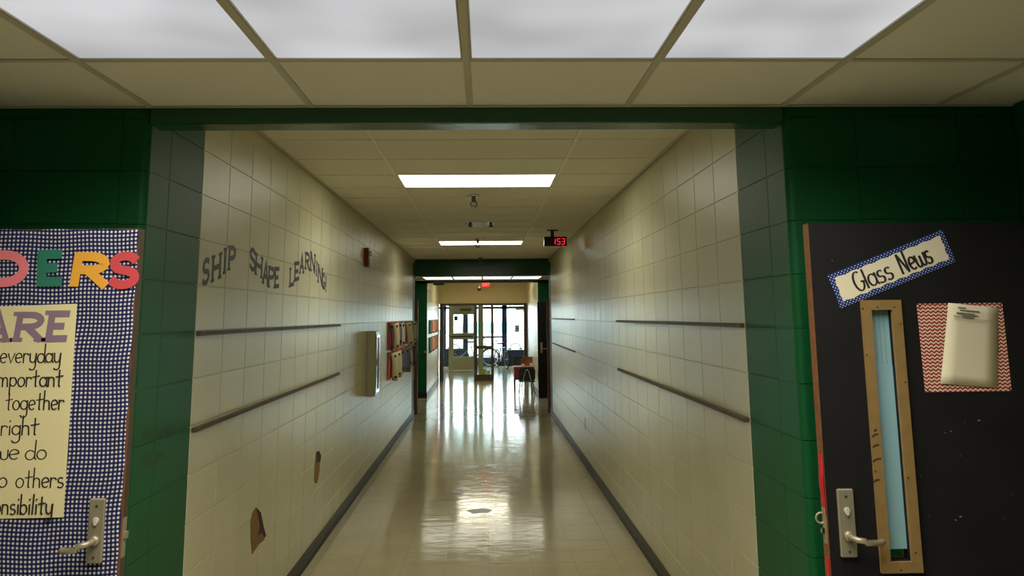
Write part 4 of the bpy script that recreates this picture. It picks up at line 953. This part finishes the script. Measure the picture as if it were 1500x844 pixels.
# small table
ytb = 20.35; ta, tb_ = hit(752, 540, 1, ytb).x, min(hit(789.5, 540, 1, ytb).x, 1.19); thw = (tb_-ta)/2
tb = empty('kids_table', ((ta+tb_)/2, ytb+.3, 0), label='low red table beside the far black door', category='table')
zt_t = hit(770, 537.5, 1, ytb).z
MB().bbox(-thw, thw, -.30, .30, zt_t-.03, zt_t, .006).build('tabletop', 'red_plastic', tb)
MB().box(-thw+.02, thw-.02, -.28, -.26, zt_t-.30, zt_t-.03).build('front_panel', 'red_plastic', tb)
for sx in (-1, 1): MB().box(sx*(thw-.02), sx*(thw-.04), -.26, .28, zt_t-.16, zt_t-.03).build('side_panel', 'red_plastic', tb)
for x in (-thw+.04, thw-.04):
    for y in (-.25, .25): MB().cyl((x,y,0),(x,y,zt_t-.03),.016,n=10).build('leg', 'chrome', tb)
def kid_chair(loc, rz, shell, seat_h, back_h, wd_, label, back_mat=None):
    """school chair; its back is at local -y"""
    c = empty('kids_chair', loc, rz, label=label, category='chair', group='chairs at the low table')
    hw = wd_/2
    MB().bbox(-hw, hw, -hw, hw*.9, seat_h-.02, seat_h, .008).build('seat', shell, c)
    n = 9; mb = MB()
    for side in (0, 1):
        for z_, k in ((seat_h+.01, .86), (seat_h+.06, 1.0), (back_h-.06, 1.0), (back_h, .74)):
            for i in range(n):
                t = i/(n-1)*2-1; mb.v.append((t*hw*k, -hw-.03+.035*t*t+.014*side-.03*(z_-seat_h)/max(.01, back_h-seat_h), z_))
    for side in (0, 1):
        for r_ in range(3):
            for i in range(n-1):
                a = side*4*n+r_*n+i; fq = (a, a+1, a+n+1, a+n); mb.f.append(fq if not side else fq[::-1])
    for i in range(n-1): mb.f += [(i, 4*n+i, 4*n+i+1, i+1), (3*n+i, 3*n+i+1, 7*n+i+1, 7*n+i)]
    for r_ in range(3): mb.f += [(r_*n, r_*n+n, 4*n+r_*n+n, 4*n+r_*n), (r_*n+n-1, 4*n+r_*n+n-1, 5*n+r_*n+n-1, r_*n+2*n-1)]
    mb.build('backrest', back_mat or shell, c, smooth=False)
    MB().tube([(-hw*.55,-hw*.8,seat_h-.02),(-hw*.45,-hw-.045,seat_h+.03),(-hw*.2,-hw-.065,back_h-.08),(0,-hw-.072,back_h-.05),(hw*.2,-hw-.065,back_h-.08),(hw*.45,-hw-.045,seat_h+.03),(hw*.55,-hw*.8,seat_h-.02)], .009).build('back_frame', 'chrome', c, smooth=True)
    for sx_ in (-1, 1):
        for sy in (-1, 1): MB().tube([(sx_*hw*.75, sy*hw*.6, seat_h-.02), (sx_*hw*.95, sy*hw*.95, .01)], .010).build('leg', 'chrome', c)
    return c
for u0, u1, v_top, yc_, rz, shell, sh, lab in ((759.5,784,538,19.75,0,'chair_shell',.30,'dark low chair with its back turned, in front of the red table'),
        (751.5,768,522,22.0,math.pi,'chair_shell',.44,'dark taller chair behind the left end of the red table'),
        (763,784.5,523,21.35,math.pi,'brown_wood',.46,'brown wooden chair facing the viewer behind the red table')):
    yb_ = yc_ + (.2 if rz else -.2); xa, xb = hit(u0, v_top, 1, yb_).x, hit(u1, v_top, 1, yb_).x
    kid_chair(((xa+xb)/2, yc_, 0), rz, shell, sh, hit((u0+u1)/2, v_top, 1, yb_).z, xb-xa, lab)
MB().bbox(.90, .97, 20.4, 20.5, zt_t, zt_t+.06, .003).build('paper_stack', 'white_paper', label='small white paper stack standing on the red table', category='paper')
MB().bbox(1.10, 1.17, 20.42, 20.55, zt_t, zt_t+.07, .004).build('tissue_box', 'clear_plastic', label='white box on the right end of the red table', category='box')
# bikes
def bicycle(loc, rz, sc, frame_m, label):
    b0 = empty('bicycle', loc, rz, label=label, category='bicycle', group='bicycles in the vestibule'); b0.scale = (sc, sc, sc)
    for x in (-.5, .5):
        w_ = MB().torus((x,0,.31), Y, .285, .022, 30, 8).build('wheel', 'tyre', b0); MB().torus((x,0,.31), Y, .262, .008, 30, 6).build('rim', 'bike_silver', w_)
        sp_ = MB()
        for k in range(10): t = math.pi*2*k/10; sp_.cyl((x,0,.31),(x+.26*math.cos(t),0,.31+.26*math.sin(t)),.002,n=5)
        sp_.build('spokes', 'bike_silver', w_); MB().cyl((x,-.04,.31),(x,.04,.31),.02,n=10).build('hub', 'bike_silver', w_)
    T_ = lambda p, q, r=.016: MB().cyl(p, q, r, n=8)
    fr_ = T_((-.02,0,.3),(-.14,0,.68)).build('seat_tube', frame_m, b0); T_((-.14,0,.66),(.36,0,.7)).build('top_tube', frame_m, b0); T_((-.02,0,.3),(.38,0,.62),.02).build('down_tube', frame_m, b0)
    for s_ in (-.03, .03):
        T_((-.02,s_*.6,.3),(-.5,s_,.31),.009).build('chain_stay', frame_m, b0); T_((-.13,s_*.4,.64),(-.5,s_,.31),.009).build('seat_stay', frame_m, b0); T_((.39,s_,.6),(.5,s_,.31),.011).build('fork', frame_m, b0)
    T_((.4,0,.58),(.33,0,.86),.016).build('steerer', frame_m, b0)
    hb = MB().tube([(.2,-.3,.92),(.33,-.16,.93),(.34,0,.86),(.33,.16,.93),(.2,.3,.92)], .012).build('handlebar', 'bike_black', b0)
    for s_ in (-1, 1): MB().cyl((.19,s_*.3,.92),(.27,s_*.22,.925),.018,n=10).build('grip', 'tyre', hb)
    T_((-.14,0,.66),(-.17,0,.8),.012).build('seat_post', 'bike_silver', b0)
    MB().prism([(-.32,-.09),(-.32,.09),(-.2,.07),(-.02,.02),(-.02,-.02),(-.2,-.07)], (0,0,.79), X, Y, Z, .05).build('saddle', 'bike_black', b0)
    cr_ = MB().cyl((-.02,-.05,.3),(-.02,-.03,.3),.08,n=16).build('chainring', 'bike_silver', b0)
    for s_, a in ((-1, 1), (1, -1)): MB().cyl((-.02,s_*.06,.3),(-.02+a*.12,s_*.06,.3-.1*a),.008,n=6).box(-.02+a*.12-.04, -.02+a*.12+.04, s_*.07, s_*.15, .29-.1*a, .31-.1*a).build('pedal', 'bike_black', cr_)
bicycle((.62, 29.70, 0), math.radians(-72), 1.0, 'bike_black', 'small dark bicycle parked by the outer door, front wheel turned to the viewer')
bicycle((-.30, 30.62, 0), math.radians(-2), 1.05, 'bike_silver', 'grey bicycle half hidden behind the sidelight frame')
# notices
p, q_ = hit(703, 541, 1, YW+.02), hit(712.5, 549, 1, YW+.02)
MB().box(p.x, q_.x, YW+.006, YW+.010, q_.z, p.z).build('notice', 'yellow_paper', label='yellow notice at the foot of the glass sidelight', category='paper')
p, q_ = hit(713, 543, 1, YW+.02), hit(718, 549, 1, YW+.02)
MB().box(p.x, q_.x, YW+.006, YW+.010, q_.z, p.z).build('notice', 'white_paper', label='small white notice beside the yellow one on the sidelight', category='paper')
p, q_ = hit(754, 476, 1, YO-.02), hit(761, 486.5, 1, YO-.02)
nt_ = MB().box(p.x, q_.x, YO-.010, YO-.006, q_.z, p.z).build('notice', 'notice_grey', label='grey notice taped to the glass of the blue outer door', category='paper')
MB().box(p.x+.06, q_.x-.05, YO-.012, YO-.010, (p.z+q_.z)/2-.03, (p.z+q_.z)/2+.02).build('printed_mark', 'ink', nt_)
p, q_ = hit(665, 463, 1, YD-.02), hit(670.5, 470, 1, YD-.02)
MB().box(p.x, q_.x, YD-.010, YD-.006, q_.z, p.z).build('notice', 'blue_metal', label='small dark blue notice in the top glass of the cream door', category='paper')
